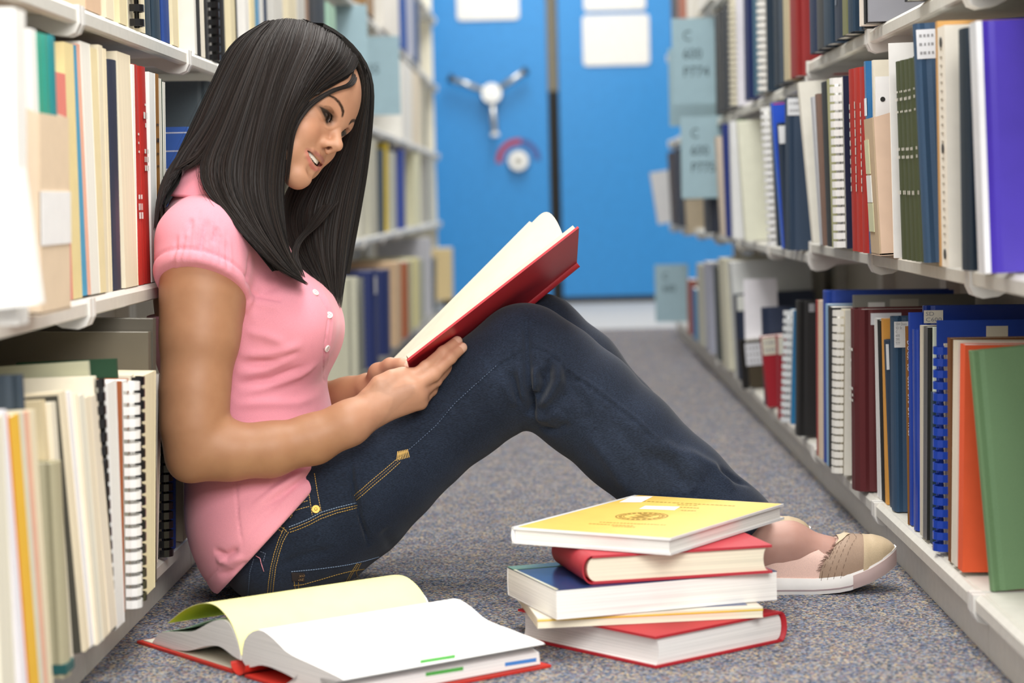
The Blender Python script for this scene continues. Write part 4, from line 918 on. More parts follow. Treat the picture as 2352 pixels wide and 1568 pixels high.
def extract(S, lo, hi, h, project=2, skip=()):
    lo, hi = np.array(lo, float), np.array(hi, float); B = 8
    nb = np.ceil((hi - lo) / (h * B)).astype(int); shp = nb * B + 1
    bi = np.stack(np.meshgrid(*[np.arange(n) for n in nb], indexing='ij'), -1).reshape(-1, 3)
    ctr = (lo + (bi + .5) * B * h).astype(np.float32)
    rad = B * h * .87
    dc = S.ev(ctr, rad, ctr[:, None, :])[:, 0]
    keep = np.abs(dc) < rad * 1.5; bi = bi[keep]; ctr = ctr[keep]
    off = np.stack(np.meshgrid(*[np.arange(B + 1)] * 3, indexing='ij'), -1).reshape(-1, 3)
    V = np.full(shp, 1.0, np.float32)
    for s0 in range(0, len(bi), 1500):
        bb = bi[s0:s0 + 1500]; nodes = bb[:, None, :] * B + off[None]
        P = (lo + nodes * h).astype(np.float32); d = S.ev(ctr[s0:s0 + 1500], rad, P)
        V[nodes[..., 0], nodes[..., 1], nodes[..., 2]] = d
    ins = (V < 0)
    cnt = sum(ins[i:shp[0] - 1 + i, j:shp[1] - 1 + j, k:shp[2] - 1 + k].astype(np.uint8) for i in (0, 1) for j in (0, 1) for k in (0, 1))
    act = (cnt > 0) & (cnt < 8)
    idx = np.argwhere(act); ids = np.full(act.shape, -1, np.int32); ids[idx[:, 0], idx[:, 1], idx[:, 2]] = np.arange(len(idx))
    acc = np.zeros((len(idx), 3)); n = np.zeros(len(idx))
    cor = [(i, j, k) for i in (0, 1) for j in (0, 1) for k in (0, 1)]
    for a in cor:
        for ax in range(3):
            if a[ax]: continue
            b = list(a); b[ax] = 1
            va = V[idx[:, 0] + a[0], idx[:, 1] + a[1], idx[:, 2] + a[2]]; vb = V[idx[:, 0] + b[0], idx[:, 1] + b[1], idx[:, 2] + b[2]]
            m = (va < 0) != (vb < 0); t = np.where(m, va / (va - vb + 1e-20), 0)
            q = np.array(a, float)[None] + np.zeros((len(idx), 3)); q[:, ax] += t
            acc[m] += q[m]; n[m] += 1
    P = lo + (idx + acc / n[:, None]) * h
    F = []
    for ax in range(3):
        u, v = [(1, 2), (2, 0), (0, 1)][ax]
        sl0 = [slice(1, -1)] * 3; sl0[ax] = slice(0, -1); sl1 = [slice(1, -1)] * 3; sl1[ax] = slice(1, None)
        a, b = ins[tuple(sl0)], ins[tuple(sl1)]; e = np.argwhere(a != b)
        if not len(e): continue
        sg = a[e[:, 0], e[:, 1], e[:, 2]]
        e = e + 1; e[:, ax] -= 1
        def cid(du, dv):
            c = e.copy(); c[:, u] -= du; c[:, v] -= dv; return ids[c[:, 0], c[:, 1], c[:, 2]]
        q = np.stack([cid(1, 1), cid(0, 1), cid(0, 0), cid(1, 0)], 1)
        q[~sg] = q[~sg][:, ::-1]; F.append(q)
    F = np.concatenate(F); F = F[(F >= 0).all(1)]
    for (a, b) in skip:
        c = P[F].mean(1); F = F[~((c > np.array(a)) & (c < np.array(b))).all(1)]
    used = np.unique(F); mp = np.full(len(P), -1); mp[used] = np.arange(len(used)); P = P[used]; F = mp[F]
    for _ in range(project):
        d = S.at(P); g = S.grad(P); P = P - (np.clip(d, -h, h) / np.maximum((g * g).sum(1), .25))[:, None] * g
    return P, F
def mesh_from(name, P, F, m, parent=None, col=None):
    me = bpy.data.meshes.new(name); me.vertices.add(len(P)); me.vertices.foreach_set('co', np.asarray(P, np.float32).ravel())
    me.loops.add(F.size); me.polygons.add(len(F)); me.loops.foreach_set('vertex_index', F.astype(np.int32).ravel())
    me.polygons.foreach_set('loop_start', np.arange(0, F.size, 4, dtype=np.int32)); me.polygons.foreach_set('use_smooth', np.ones(len(F), bool))
    me.update(calc_edges=True); me.validate()
    if col is not None:
        at = me.color_attributes.new('paint', 'FLOAT_COLOR', 'POINT'); at.data.foreach_set('color', np.concatenate([col, np.ones((len(col), 1))], 1).astype(np.float32).ravel())
    me.materials.append(m); o = bpy.data.objects.new(name, me); COL.objects.link(o)
    if parent: o.parent = parent
    return o
def bvh(P, F): return BVHTree.FromPolygons([tuple(p) for p in P], [tuple(int(i) for i in f) for f in F])
def hit(tree, px, py):
    d = Vector(ray(px, py)).normalized(); h = tree.ray_cast(Vector(C0), d)
    return h[0], h[1]
def vnormals(P, F):
    a = P[F[:, 2]] - P[F[:, 0]]; b = P[F[:, 3]] - P[F[:, 1]]; fn = np.cross(a, b); N = np.zeros_like(P)
    for i in range(4): np.add.at(N, F[:, i], fn)
    return N / (np.linalg.norm(N, axis=1)[:, None] + 1e-12)
def seg_dist(P, line):
    """distance of points to a 3-D polyline, and the parameter along it (0..1)"""
    best = np.full(len(P), 9.0); par = np.zeros(len(P)); n = len(line) - 1
    for i in range(n):
        a, b = np.asarray(line[i]), np.asarray(line[i + 1]); d = b - a; t = np.clip(((P - a) @ d) / (d @ d + 1e-12), 0, 1)
        e = np.linalg.norm(P - a - t[:, None] * d, axis=1); m = e < best; best[m] = e[m]; par[m] = (i + t[m]) / n
    return best, par
def sculpt(P, N, tree, px_line, rad, amp, taper=True, sub=5):
    L = []
    for (x0, y0), (x1, y1) in zip(px_line[:-1], px_line[1:]):
        for k in range(sub): L.append((x0 + (x1 - x0) * k / sub, y0 + (y1 - y0) * k / sub))
    L.append(px_line[-1]); L = [hit(tree, *q)[0] for q in L]; L = [q for q in L if q is not None]
    if len(L) < 2: return P
    d, t = seg_dist(P, L); w = np.exp(-(d / rad) ** 2 * 2)
    if taper: w *= np.clip(np.sin(np.clip(t, 0, 1) * math.pi) * 1.6, 0, 1)
    m = w > .01; P = P.copy(); P[m] += N[m] * (w[m] * amp)[:, None]
    return P

# ---------------------------------------------------------------- head frame (fitted to the photograph)
_yaw, _pit, _rol = -0.45971772, 0.39401649, -0.27974269; HS = .000885 ; HY = 3.05
def _R(ax, t):
    c, s = math.cos(t), math.sin(t)
    return {'x': np.array([[1, 0, 0], [0, c, -s], [0, s, c]]), 'y': np.array([[c, 0, s], [0, 1, 0], [-s, 0, c]]), 'z': np.array([[c, -s, 0], [s, c, 0], [0, 0, 1]])}[ax]
HR = _R('y', _pit) @ _R('z', _yaw) @ _R('x', _rol); HP = np.array([-0.35074648, HY, 0.68614342])
def hw(f, l, u): return HR @ (np.array([f, l, u]) * HS) + HP
def hl(P): return ((np.asarray(P) - HP) @ HR) / HS
def hp2(px, py, l):                                   # local point at lateral l seen at a pixel
    d = ray(px, py); n = HR[:, 1]; p0 = HP + n * l * HS; k = np.dot(p0 - C0, n) / np.dot(d, n); return hl(C0 + d * k)
body = Prims(); mm = HS
def hell(f, l, u, r, k=8, op='u', both=True, rot=None):
    for s in ((1, -1) if both and l else (1,)): body.ell(hw(f, s * l, u), np.array(r) * mm, HR, k * mm, op)
def hcone(a, b, r1, r2, k=8, op='u'):
    for s in ((1, -1) if (a[1] or b[1]) else (1,)): body.cone(hw(a[0], s * a[1], a[2]), hw(b[0], s * b[1], b[2]), r1 * mm, r2 * mm, k * mm, op)
# cranium, face mass
hell(-6, 0, 40, (92, 73, 84)); hell(36, 0, -40, (50, 54, 66), 30); hell(50, 0, 20, (44, 62, 58), 30)
hcone((72, 0, -104), (76, 0, -98), 14, 15, 16); hcone((70, 9, -102), (8, 44, -62), 13, 13, 22); hell(52, 36, -72, (24, 18, 24), 20)
hell(60, 38, -36, (23, 20, 19), 16)                   # cheeks
hell(66, 30, -47, (15, 16, 16), 16)                   # smile lift
hcone((86, 7, 6), (72, 44, 14), 8, 9, 14)             # brow
hell(74.5, 0, -69, (14, 26, 22), 14)                    # mouth mound
hell(89, 30, -5, (13, 13, 10), 10, 's')               # sockets
hell(70.0, 31, -4, (14, 15.5, 13.5), 3.5)             # lids over the eyeballs
hcone((90, 0, -6), (105, 0, -31), 6, 8.2, 10)         # nose
hell(106.5, 0, -34, (9.5, 8.6, 8.2), 6); hell(93.5, 10.2, -40, (8.5, 5.6, 6.0), 11); hcone((104, 0, -41), (98, 0, -48), 4.5, 4.5, 5)
hell(99.0, 6.4, -43.2, (6.2, 3.9, 3.7), 2.0, 's')     # nostrils
hcone((77.0, 29.5, -64.0), (83.8, 20, -61.8), 2.2, 3.5, 4); hcone((83.8, 20, -61.8), (87.6, 6, -61.2), 3.5, 4.0, 4); hcone((87.6, 6, -61.2), (88, 0, -62.0), 4.0, 3.9, 4)
hcone((77.0, 29, -66.2), (81, 23, -72.5), 2.0, 3.6, 4); hcone((81, 23, -72.5), (84.0, 11, -78.0), 3.6, 4.2, 4); hcone((84.0, 11, -78.0), (84.8, 0, -79.6), 4.2, 4.5, 4)
hcone((79.5, 29, -65.2), (86, 20, -67.6), 1.0, 2.9, 1.2, 's'); hcone((86, 20, -67.6), (89.5, 9, -70.2), 2.9, 4.0, 1.2, 's'); hcone((89.5, 9, -70.2), (91, 0, -71.2), 4.0, 4.4, 1.2, 's')
hcone((80, 24, -66.8), (84, 10, -69.6), 2.8, 4.6, 1.2, 's'); hcone((84, 10, -69.6), (85, 0, -70.6), 4.6, 5.0, 1.2, 's'); hcone((75, 20, -68), (78, 0, -71), 3.5, 5, 1.2, 's')
hcone((91.5, 8, -88.0), (91.5, 0, -89.0), 2.2, 2.6, 12, 's')   # under-lip hollow

hell(-6, 71, -12, (14, 7, 24), 6)                     # ears
# neck
NB = J(492, 470, 3.07)
body.chain([(hw(-28, 0, -50), .048), (NB + np.array([.02, 0, .03]), .052), (NB + np.array([0, 0, -.05]), .06)], .03)

# ---------------------------------------------------------------- torso
YM = 3.07
TL_ = [(425, 440, 545, .055), (480, 392, 600, .110), (540, 362, 640, .140), (620, 348, 690, .140), (690, 345, 735, .138), (755, 352, 748, .134), (820, 366, 742, .129), (880, 386, 742, .125),
       (950, 404, 756, .128), (1020, 424, 775, .140), (1100, 444, 780, .155), (1200, 467, 775, .167), (1290, 492, 740, .166), (1352, 520, 690, .145)]
_tz = []; 
for y, xb, xf, w in TL_:
    pb, pf = J(xb, y, YM), J(xf, y, YM); _tz.append((pb[2], pb[0], pf[0], w))
_tz = np.array(_tz[::-1])
def torso_fn(off):
    def fn(p):
        z = p[..., 2]; xb = np.interp(z, _tz[:, 0], _tz[:, 1]); xf = np.interp(z, _tz[:, 0], _tz[:, 2]); w = np.interp(z, _tz[:, 0], _tz[:, 3]) + off
        a = (xf - xb) / 2 + off; c = (xf + xb) / 2
        x = (p[..., 0] - c) / a; y = (p[..., 1] - YM) / w
        q = (np.abs(x) ** 2.3 + np.abs(y) ** 2.3) ** (1 / 2.3); d = (q - 1) * np.minimum(a, w) * .92
        return np.maximum(d, np.maximum(z - (_tz[-1, 0] + off), (_tz[0, 0] - off) - z))
    return fn
TC = np.array([-.42, YM, .3]); 
_tf = torso_fn(-.008); body.add(lambda p: np.maximum(_tf(p), (.10 - p[..., 2])), TC, .42, .03)
bustN, bustF = J(668, 748, 3.0), J(690, 752, 3.135)
for c in (bustN, bustF): body.ell(c, (.060, .066, .066), None, .03)
# ---------------------------------------------------------------- legs under the denim, feet
HIPN, KN, AN = J(650, 1215, 3.02), J(1195, 838, 3.02), J(1722, 1258, 2.985)
HIPF, KF, AF = J(660, 1205, 3.16), J(1222, 800, 3.17), J(1545, 1146, 3.17)
for H, Kk, A in ((HIPN, KN, AN), (HIPF, KF, AF)):
    body.chain([(H, .062), (Kk, .040), (Kk + (A - Kk) * .35, .044), (Kk + (A - Kk) * .75, .034), (A, .030)], .03)
FZ = {}
def foot(A, dy):
    hx = A[0] - .045; yy = A[1]
    body.chain([(A, .027), (np.array([A[0] + .055, yy, .066]), .0245), (np.array([A[0] + .11, yy, .046]), .0205), (np.array([A[0] + .15, yy, .036]), .015)], .03)
    body.chain([(A, .026), (np.array([A[0] - .012, yy, .045]), .022), (np.array([A[0] + .06, yy, .038]), .020)], .02)
foot(AN, 0); foot(AF, 0)

# ---------------------------------------------------------------- arms
ARM = [(J(458, 585, 2.925), .050), (J(464, 680, 2.91), .050), (J(458, 780, 2.895), .0465), (J(447, 900, 2.88), .0405), (J(446, 985, 2.872), .038), (J(452, 1038, 2.87), .0345)]
body.chain(ARM, .03)
FORE = [(J(450, 1040, 2.87), .0335), (J(530, 1037, 2.875), .0350), (J(620, 1032, 2.885), .0335), (J(720, 1008, 2.90), .0305), (J(800, 972, 2.905), .0270), (J(848, 942, 2.918), .0240)]
body.chain(FORE, .02)
body.ell(J(425, 1062, 2.868), (.018, .02, .02), None, .02)
FA = [(J(600, 640, 3.21), .046), (J(610, 800, 3.26), .042), (J(625, 930, 3.28), .036), (J(720, 925, 3.24), .032), (J(800, 912, 3.19), .026), (J(842, 893, 3.165), .023)]
body.chain(FA, .02)
# right hand (nearer the camera): four knuckles, unequal bent fingers under the cover, thumb on the page
Wr = J(848, 945, 2.92)
K = [J(932, 884, 2.925), J(950, 890, 2.922), J(961, 906, 2.926), J(964, 923, 2.935)]
Wb = [J(858, 912, 2.925), J(856, 926, 2.918), J(852, 942, 2.918), J(846, 958, 2.922)]
for i in range(4): body.cone(Wb[i], K[i], .0135, (.0105, .0112, .0108, .0105)[i], .014)
FNG = [[(K[0], .0100), (J(978, 844, 2.942), .0090), (J(1018, 809, 2.965), .0084), (J(1050, 784, 2.985), .0076)],
       [(K[1], .0100), (J(996, 860, 2.940), .0090), (J(1034, 822, 2.960), .0082), (J(1061, 798, 2.976), .0074)],
       [(K[2], .0098), (J(1000, 874, 2.955), .0084), (J(1026, 846, 2.985), .0076), (J(1044, 826, 3.01), .0068)],
       [(K[3], .0096), (J(990, 896, 2.965), .0078), (J(1008, 874, 2.99), .0068), (J(1020, 856, 3.01), .0060)]]
for f in FNG: body.chain(f, .0045)
TH = [(J(852, 926, 2.925), .014), (J(874, 884, 2.922), .0112), (J(900, 867, 2.925), .0082), (J(924, 860, 2.932), .0072), (J(946, 857, 2.945), .0064)]
body.chain(TH, .012)
# left hand (far): thumb on the page, fingers under the far board
LK = [J(905, 870, 3.19), J(912, 885, 3.205), J(915, 898, 3.22), J(912, 910, 3.23)]; LW = J(846, 893, 3.165)
for k_ in LK: body.cone(LW + (k_ - LW) * .12, k_, .014, .0105, .014)
LTH = [(J(850, 893, 3.15), .013), (J(868, 855, 3.135), .0115), (J(896, 838, 3.12), .0082), (J(922, 838, 3.11), .0074), (J(944, 842, 3.105), .0064)]
body.chain(LTH, .012)
for i, k_ in enumerate(LK):
    d = np.array([.052, .045, .006]) * (1, 1.05, 1, .85)[i]; body.chain([(k_, .0095), (k_ + d * .45, .0085), (k_ + d * .8 + np.array([0, 0, .004]), .0078), (k_ + d * 1.1 + np.array([0, 0, .010]), .0068)], .0045)
def skin_mat():
    m = bpy.data.materials.new('skin'); m.use_nodes = True; nt = m.node_tree; N = nt.nodes; L = nt.links; b = N['Principled BSDF']
    at = N.new('ShaderNodeAttribute'); at.attribute_name = 'paint'
    tc = N.new('ShaderNodeTexCoord'); n = N.new('ShaderNodeTexNoise'); n.inputs['Scale'].default_value = 55; n.inputs['Detail'].default_value = 5; L.new(tc.outputs['Object'], n.inputs['Vector'])
    rp = N.new('ShaderNodeValToRGB'); rp.color_ramp.elements[0].color = (.94, .91, .90, 1); rp.color_ramp.elements[0].position = .3; rp.color_ramp.elements[1].color = (1, 1, 1, 1); rp.color_ramp.elements[1].position = .65
    L.new(n.outputs['Fac'], rp.inputs['Fac'])
    mx = N.new('ShaderNodeMix'); mx.data_type = 'RGBA'; mx.blend_type = 'MULTIPLY'; mx.inputs[0].default_value = 1
    L.new(at.outputs['Color'], mx.inputs[6]); L.new(rp.outputs['Color'], mx.inputs[7]); L.new(mx.outputs[2], b.inputs['Base Color'])
    b.inputs['Roughness'].default_value = .5; b.inputs['Specular IOR Level'].default_value = .4
    b.inputs['Subsurface Weight'].default_value = .12; b.inputs['Subsurface Radius'].default_value = (.008, .003, .0015); b.inputs['Subsurface Scale'].default_value = 1.0
    n2 = N.new('ShaderNodeTexNoise'); n2.inputs['Scale'].default_value = 700; L.new(tc.outputs['Object'], n2.inputs['Vector'])
    bp = N.new('ShaderNodeBump'); bp.inputs['Strength'].default_value = .08; bp.inputs['Distance'].default_value = .0005; L.new(n2.outputs['Fac'], bp.inputs['Height']); L.new(bp.outputs['Normal'], b.inputs['Normal'])
    return m
SKIN = skin_mat()
pers = empty('person', (0, 0, 0)); tag(pers, 'young woman in pink polo shirt and jeans, sitting on carpet reading a red book', 'person')
# resolution: head and hands fine, the rest coarser
hb = (np.array([-.50, 2.90, .548]), np.array([-.19, 3.22, .83]))
h1 = (J(835, 990, 3.0) * [1, 0, 1] + [0, 2.905, 0], J(1080, 760, 3.0) * [1, 0, 1] + [0, 3.30, 0])
parts_ = [extract(body, hb[0], hb[1], .00125), extract(body, h1[0], h1[1], .0015), extract(body, (-.62, 2.78, -.01), (.52, 3.34, .60), .0034, 2, [(hb[0] + .005, hb[1] - .005), (h1[0] + .005, h1[1] - .005)])]
BP = np.concatenate([p for p, f in parts_]); o_ = 0; BF = []
for p, f in parts_: BF.append(f + o_); o_ += len(p)
BF = np.concatenate(BF)
# paint: natural colouring of skin, lips, brows and make-up; plus painted recess shade, eye glint
base = np.array(lin('#a97b5b')); col = np.tile(base, (len(BP), 1))
q = hl(BP); face = (np.linalg.norm(q - np.array([60, 0, -20]), axis=1) < 150)
def mixc(w, c): 
    global col
    w = np.clip(w, 0, 1)[:, None]; col = col * (1 - w) + np.array(lin(c)) * w
def sgn_(P): P = np.array(P, float); return P
ql = q.copy(); ql[:, 1] = -np.abs(ql[:, 1])
def dl(line): return seg_dist(ql, line)
mixc(np.clip((150 - np.linalg.norm(q - np.array([60, 0, -20]), axis=1)) / 30, 0, 1), '#c49375')
mixc(((BP[:, 2] < .13) & (BP[:, 0] > .2)) * 1.0, '#c3988a'); mixc(np.clip((BP[:, 0] - J(760, 960, 2.92)[0]) / .07, 0, 1) * (BP[:, 0] < .05) * (BP[:, 2] > .2), '#bf8f74')
w_ = np.exp(-(np.linalg.norm(ql - np.array([68, -40, -36]), axis=1) / 20) ** 2) * .35 * face; mixc(w_, '#cf8465')
_bt = bvh(BP, BF)
def loc_line(px): return [hl(np.array(hit(_bt, *p_)[0])) * np.array([1, -1, 1]) * np.array([1, np.sign(-1), 1]) for p_ in px]
def near_line(px):
    o = []
    for p_ in px: v = hl(np.array(hit(_bt, *p_)[0])); o.append((v[0], -abs(v[1]), v[2]))
    return o
fs = face & (ql[:, 0] > 45)
d, t = dl(near_line([(732, 217.5), (744, 217.5), (757, 220), (768, 225), (778, 234), (785, 246), (788, 257), (786.5, 266)])); wd = np.interp(t, [0, .25, .6, .85, 1], [.5, 1.5, 2.6, 3.0, 2.2])
mixc(np.clip((wd + 1.2 - d) / 2.6, 0, .8) * fs, '#2a1b13')
E_ = near_line([(734, 245), (740, 247), (746, 250), (752, 253), (757, 258), (760.5, 266), (759.5, 274), (755, 281), (751, 283.5), (748.5, 277), (745, 267), (739.5, 255.5)])
def pol(P2, poly):
    poly = np.array(poly); x, y = P2[:, 0], P2[:, 1]; ins = np.zeros(len(P2), bool); dd = np.full(len(P2), 1e9)
    for i in range(len(poly)):
        a, b = poly[i], poly[(i + 1) % len(poly)]; c = ((a[1] > y) != (b[1] > y)) & (x < (b[0] - a[0]) * (y - a[1]) / (b[1] - a[1] + 1e-12) + a[0]); ins ^= c
        e = b - a; u = np.clip(((P2 - a) @ e) / (e @ e), 0, 1); dd = np.minimum(dd, np.linalg.norm(P2 - a - u[:, None] * e, axis=1))
    return np.where(ins, -dd, dd)
ed = pol(ql[:, [1, 2]], [(v[1], v[2]) for v in E_])
mixc(np.clip((5.0 - ed) / 6.5, 0, .48) * fs * (ql[:, 2] < 14), '#4a3429'); mixc(np.clip((1.2 - ed) / 1.8, 0, .95) * fs, '#15110f')
d, t = dl(near_line([(747, 244), (757, 245.5), (763, 251), (766, 259)])); mixc(np.clip((2.0 - d) / 2.0, 0, .42) * fs, '#5a3b2a')  # shade of the lid crease painted as a brown line
d, t = dl(near_line([(749, 261), (751, 265)])); mixc(np.clip((1.3 - d) / 1.0, 0, .45) * fs, '#6f6a66')  # painted glint on the dark eye
up = dl([(78, -30.5, -64.2), (85, -20, -61.8), (90, -6, -61.2), (90.5, 0, -61.8)])[0]; lo_ = dl([(79, -29, -66.6), (83, -23, -73), (87, -11, -78.4), (87.8, 0, -80)])[0]
mixc(np.clip((4.8 - up) / 2.2, 0, .85) * fs, '#9c5f57'); mixc(np.clip((4.8 - lo_) / 2.2, 0, .85) * fs, '#c7786e')
ap = dl([(78.5, -29, -65.3), (84, -20, -67.8), (87.5, -9, -70.4), (88.5, 0, -71.2)])[0]
mixc(np.clip((7.5 - ap) / 1.5, 0, 1) * (np.minimum(up, lo_) > 3.2) * (ql[:, 0] < 87.0 - .0125 * ql[:, 1] ** 2) * (ql[:, 0] > 60) * face * .97, '#3a1715')  # mouth cavity darkened in colour, standing for its inner shade
mixc(np.clip((5.0 - np.linalg.norm(ql - np.array([98, -6.2, -42.6]), axis=1)) / 1.2, 0, .85) * (ql[:, 2] < -41.2) * face, '#5c2c1f')  # nostril shade painted into the skin colour
for f, (pa) in ((FNG[0], 0), (FNG[1], 1)):
    tip, pre = f[3][0], f[2][0]; ax = (tip - pre) / np.linalg.norm(tip - pre); rel = BP - tip; al = rel @ ax
    side = rel - al[:, None] * ax; vdir = -np.array([0, 1, -.35]); vdir = np.array([.0, -.86, .5]) if pa == 0 else np.array([.35, -.9, -.2])
    nn = np.linalg.norm(side, axis=1) + 1e-9; cs = (side @ vdir) / nn
    mixc(((al > -.006) & (al < .009) & (nn < .011) & (cs > .45)) * .6, '#e8c0aa')
for f in (TH, LTH):
    tip, pre = f[-1][0], f[-2][0]; ax = (tip - pre) / np.linalg.norm(tip - pre); rel = BP - tip; al = rel @ ax; side = rel - al[:, None] * ax; nn = np.linalg.norm(side, axis=1) + 1e-9
    cs = (side @ np.array([0, -.6, .8])) / nn; mixc(((al > -.007) & (al < .009) & (nn < .011) & (cs > .55)) * .6, '#e6b6a4')
BODY = mesh_from('body', BP, BF, SKIN, pers, col); BTREE = bvh(BP, BF)
# teeth
tm = mat('#f1ebdf', 'gloss'); 
for i in range(-5, 6):
    a = i * .215; f0 = 61.6 + 25 * math.cos(a); l0 = 27 * math.sin(a); w = 3.3 if abs(i) < 2 else 2.8; hh = 9.5 - .5 * abs(i); zt = -62.6 + .3 * abs(i)
    b = MB(); dx, dy = -math.sin(a) * w, math.cos(a) * w; n = (math.cos(a) * 3, math.sin(a) * 3); pts = []
    for z, k in ((zt - hh, .84), (zt, 1.0)): pts += [hw(f0 + dx * s_ * k - n[0] * e, l0 + dy * s_ * k - n[1] * e, z) for s_, e in ((-1, 0), (1, 0), (1, 1), (-1, 1))]
    b.hexa([tuple(p) for p in pts], tm); t_o = b.build('tooth', BODY, True)
# eyelashes
b = MB(); lm = mat('#0d0b0a', 'plain'); rnd = random.Random(5)
RT = np.array(near_line([(757.5, 259), (760, 264), (760.5, 269), (759, 274), (756, 279)]))
for s in (-1, 1):
    for i in range(44):
        t = i / 43 * (len(RT) - 1.001); k0 = int(t); p = RT[k0] * (1 - t + k0) + RT[k0 + 1] * (t - k0); p = p - np.array([.3, 0, 0])
        d = np.array([1.0, (.25 - i / 44) * .5, -.42]) + np.array([0, rnd.uniform(-.15, .15), rnd.uniform(-.2, .1)]); d /= np.linalg.norm(d); ln = rnd.uniform(6, 10)
        pts = [p + d * ln * k / 4 + np.array([0, 0, 2.6 * (k / 4) ** 2]) for k in range(5)]
        for k in range(4):
            w0, w1 = .4 * (1 - k / 4.2), .4 * (1 - (k + 1) / 4.2); sd = np.array([0, .7, .7])
            b.poly([tuple(hw(x[0], s * abs(x[1]) * np.sign(-x[1]) * 1.0 if s > 0 else x[1], x[2])) for x in (pts[k] - sd * w0, pts[k] + sd * w0, pts[k + 1] + sd * w1, pts[k + 1] - sd * w1)], lm)
b.build('eyelashes', pers)['kind'] = 'stuff'

b = MB(); bm_ = mat('#1f150f', 'plain'); BR_ = np.array(near_line([(732, 217.5), (744, 217.5), (757, 220), (768, 225), (778, 234), (785, 246), (788, 257), (786.5, 266)])); BRn = len(BR_) - 1
for s in (-1, 1):
    for i in range(150):
        t = rnd.random() ** .8; x = t * BRn; k0 = min(int(x), BRn - 1); p = BR_[k0] * (1 - x + k0) + BR_[k0 + 1] * (x - k0); dr = BR_[k0 + 1] - BR_[k0]; dr = -dr / np.linalg.norm(dr)
        up_ = np.array([0, -dr[2], dr[1]]); wd_ = np.interp(t, [0, .25, .6, .85, 1], [.5, 1.3, 2.4, 2.8, 2.0]); o = rnd.uniform(-1, 1) * wd_; p = p + up_ * o + np.array([.35, 0, 0]); d = dr * 1.0 - up_ * (o / (wd_ + .01)) * .35; ln = rnd.uniform(2.2, 4.2)
        q_ = p + d * ln; sd = up_ * .2
        b.poly([tuple(hw(v[0], v[1] if s < 0 else -v[1], v[2])) for v in (p - sd, p + sd, q_ + sd * .2, q_ - sd * .2)], bm_)
b.build('eyebrow_hair', pers)['kind'] = 'stuff'
# ---------------------------------------------------------------- polo shirt
def fabric(name, h, scale, bump, lo=.9, sheen=.2, streak=None):
    m = bpy.data.materials.new(name); m.use_nodes = True; nt = m.node_tree; N = nt.nodes; L = nt.links; b = N['Principled BSDF']
    b.inputs['Roughness'].default_value = .85; b.inputs['Sheen Weight'].default_value = sheen; b.inputs['Specular IOR Level'].default_value = .2
    tc = N.new('ShaderNodeTexCoord'); n = N.new('ShaderNodeTexNoise'); n.inputs['Scale'].default_value = scale; n.inputs['Detail'].default_value = 3
    src = tc.outputs['Object']
    if streak:
        mp = N.new('ShaderNodeMapping'); mp.inputs['Rotation'].default_value = streak[0]; mp.inputs['Scale'].default_value = streak[1]; L.new(src, mp.inputs['Vector']); src = mp.outputs['Vector']
    L.new(src, n.inputs['Vector'])
    rp = N.new('ShaderNodeValToRGB'); rp.color_ramp.elements[0].position = .35; rp.color_ramp.elements[1].position = .68
    c = lin(h); rp.color_ramp.elements[0].color = (c[0] * lo, c[1] * lo, c[2] * lo, 1); rp.color_ramp.elements[1].color = (*c, 1)
    L.new(n.outputs['Fac'], rp.inputs['Fac']); out = rp.outputs['Color']
    n2 = N.new('ShaderNodeTexNoise'); n2.inputs['Scale'].default_value = 9; n2.inputs['Detail'].default_value = 3; L.new(tc.outputs['Object'], n2.inputs['Vector'])
    r2 = N.new('ShaderNodeValToRGB'); r2.color_ramp.elements[0].position = .35; r2.color_ramp.elements[1].position = .7; k = .72 if streak else .96
    r2.color_ramp.elements[0].color = (k, k, k, 1); r2.color_ramp.elements[1].color = (1, 1, 1, 1) if not streak else (1.25, 1.22, 1.18, 1)
    L.new(n2.outputs['Fac'], r2.inputs['Fac']); mx = N.new('ShaderNodeMix'); mx.data_type = 'RGBA'; mx.blend_type = 'MULTIPLY'; mx.inputs[0].default_value = 1
    L.new(out, mx.inputs[6]); L.new(r2.outputs['Color'], mx.inputs[7]); L.new(mx.outputs[2], b.inputs['Base Color'])
    bp = N.new('ShaderNodeBump'); bp.inputs['Strength'].default_value = bump; bp.inputs['Distance'].default_value = .0006; L.new(n.outputs['Fac'], bp.inputs['Height']); L.new(bp.outputs['Normal'], b.inputs['Normal'])
    return m
PINK = fabric('pink_cotton', '#f2a0b0', 1100, .25)
sh = Prims()
hemP = J(455, 603, 2.855); hm1 = J(372, 660, 2.92); hm2 = J(562, 690, 2.92)
hn = np.cross(hm2 - hm1, hemP - hm1); hn /= np.linalg.norm(hn); hn = hn if hn[2] < 0 else -hn            # points down the arm
def plane_i(S, p0, n, k=.004, R=2.0): S.add(lambda p: ((p - np.asarray(p0, np.float32)) @ np.asarray(n, np.float32)), p0, R, k, 'i')
sh.chain([(J(484, 514, 2.985), .053), (J(464, 564, 2.925), .0605), (J(463, 640, 2.912), .0590), (J(466, 740, 2.90), .056)], .02)
FSH = [(J(520, 490, 3.15), .060), (J(590, 590, 3.205), .060), (J(600, 680, 3.215), .055)]
plane_i(sh, hemP, hn)
sh2n = hn.copy()
sh.chain(FSH, .02)
sh.add(torso_fn(.003), TC, .42, .022); sh.add(lambda p: np.where(p[..., 2] > .40, -.532 - p[..., 0], -1.0) , TC, .5, .012, 'i')
sh.cone(J(484, 475, 3.0), J(484, 475, 3.12), .044, .044, .03)
for c in (bustN, bustF): sh.ell(c, (.0635, .069, .069), None, .035)
sh.ell(J(700, 740, 3.066), (.045, .06, .055), None, .03)
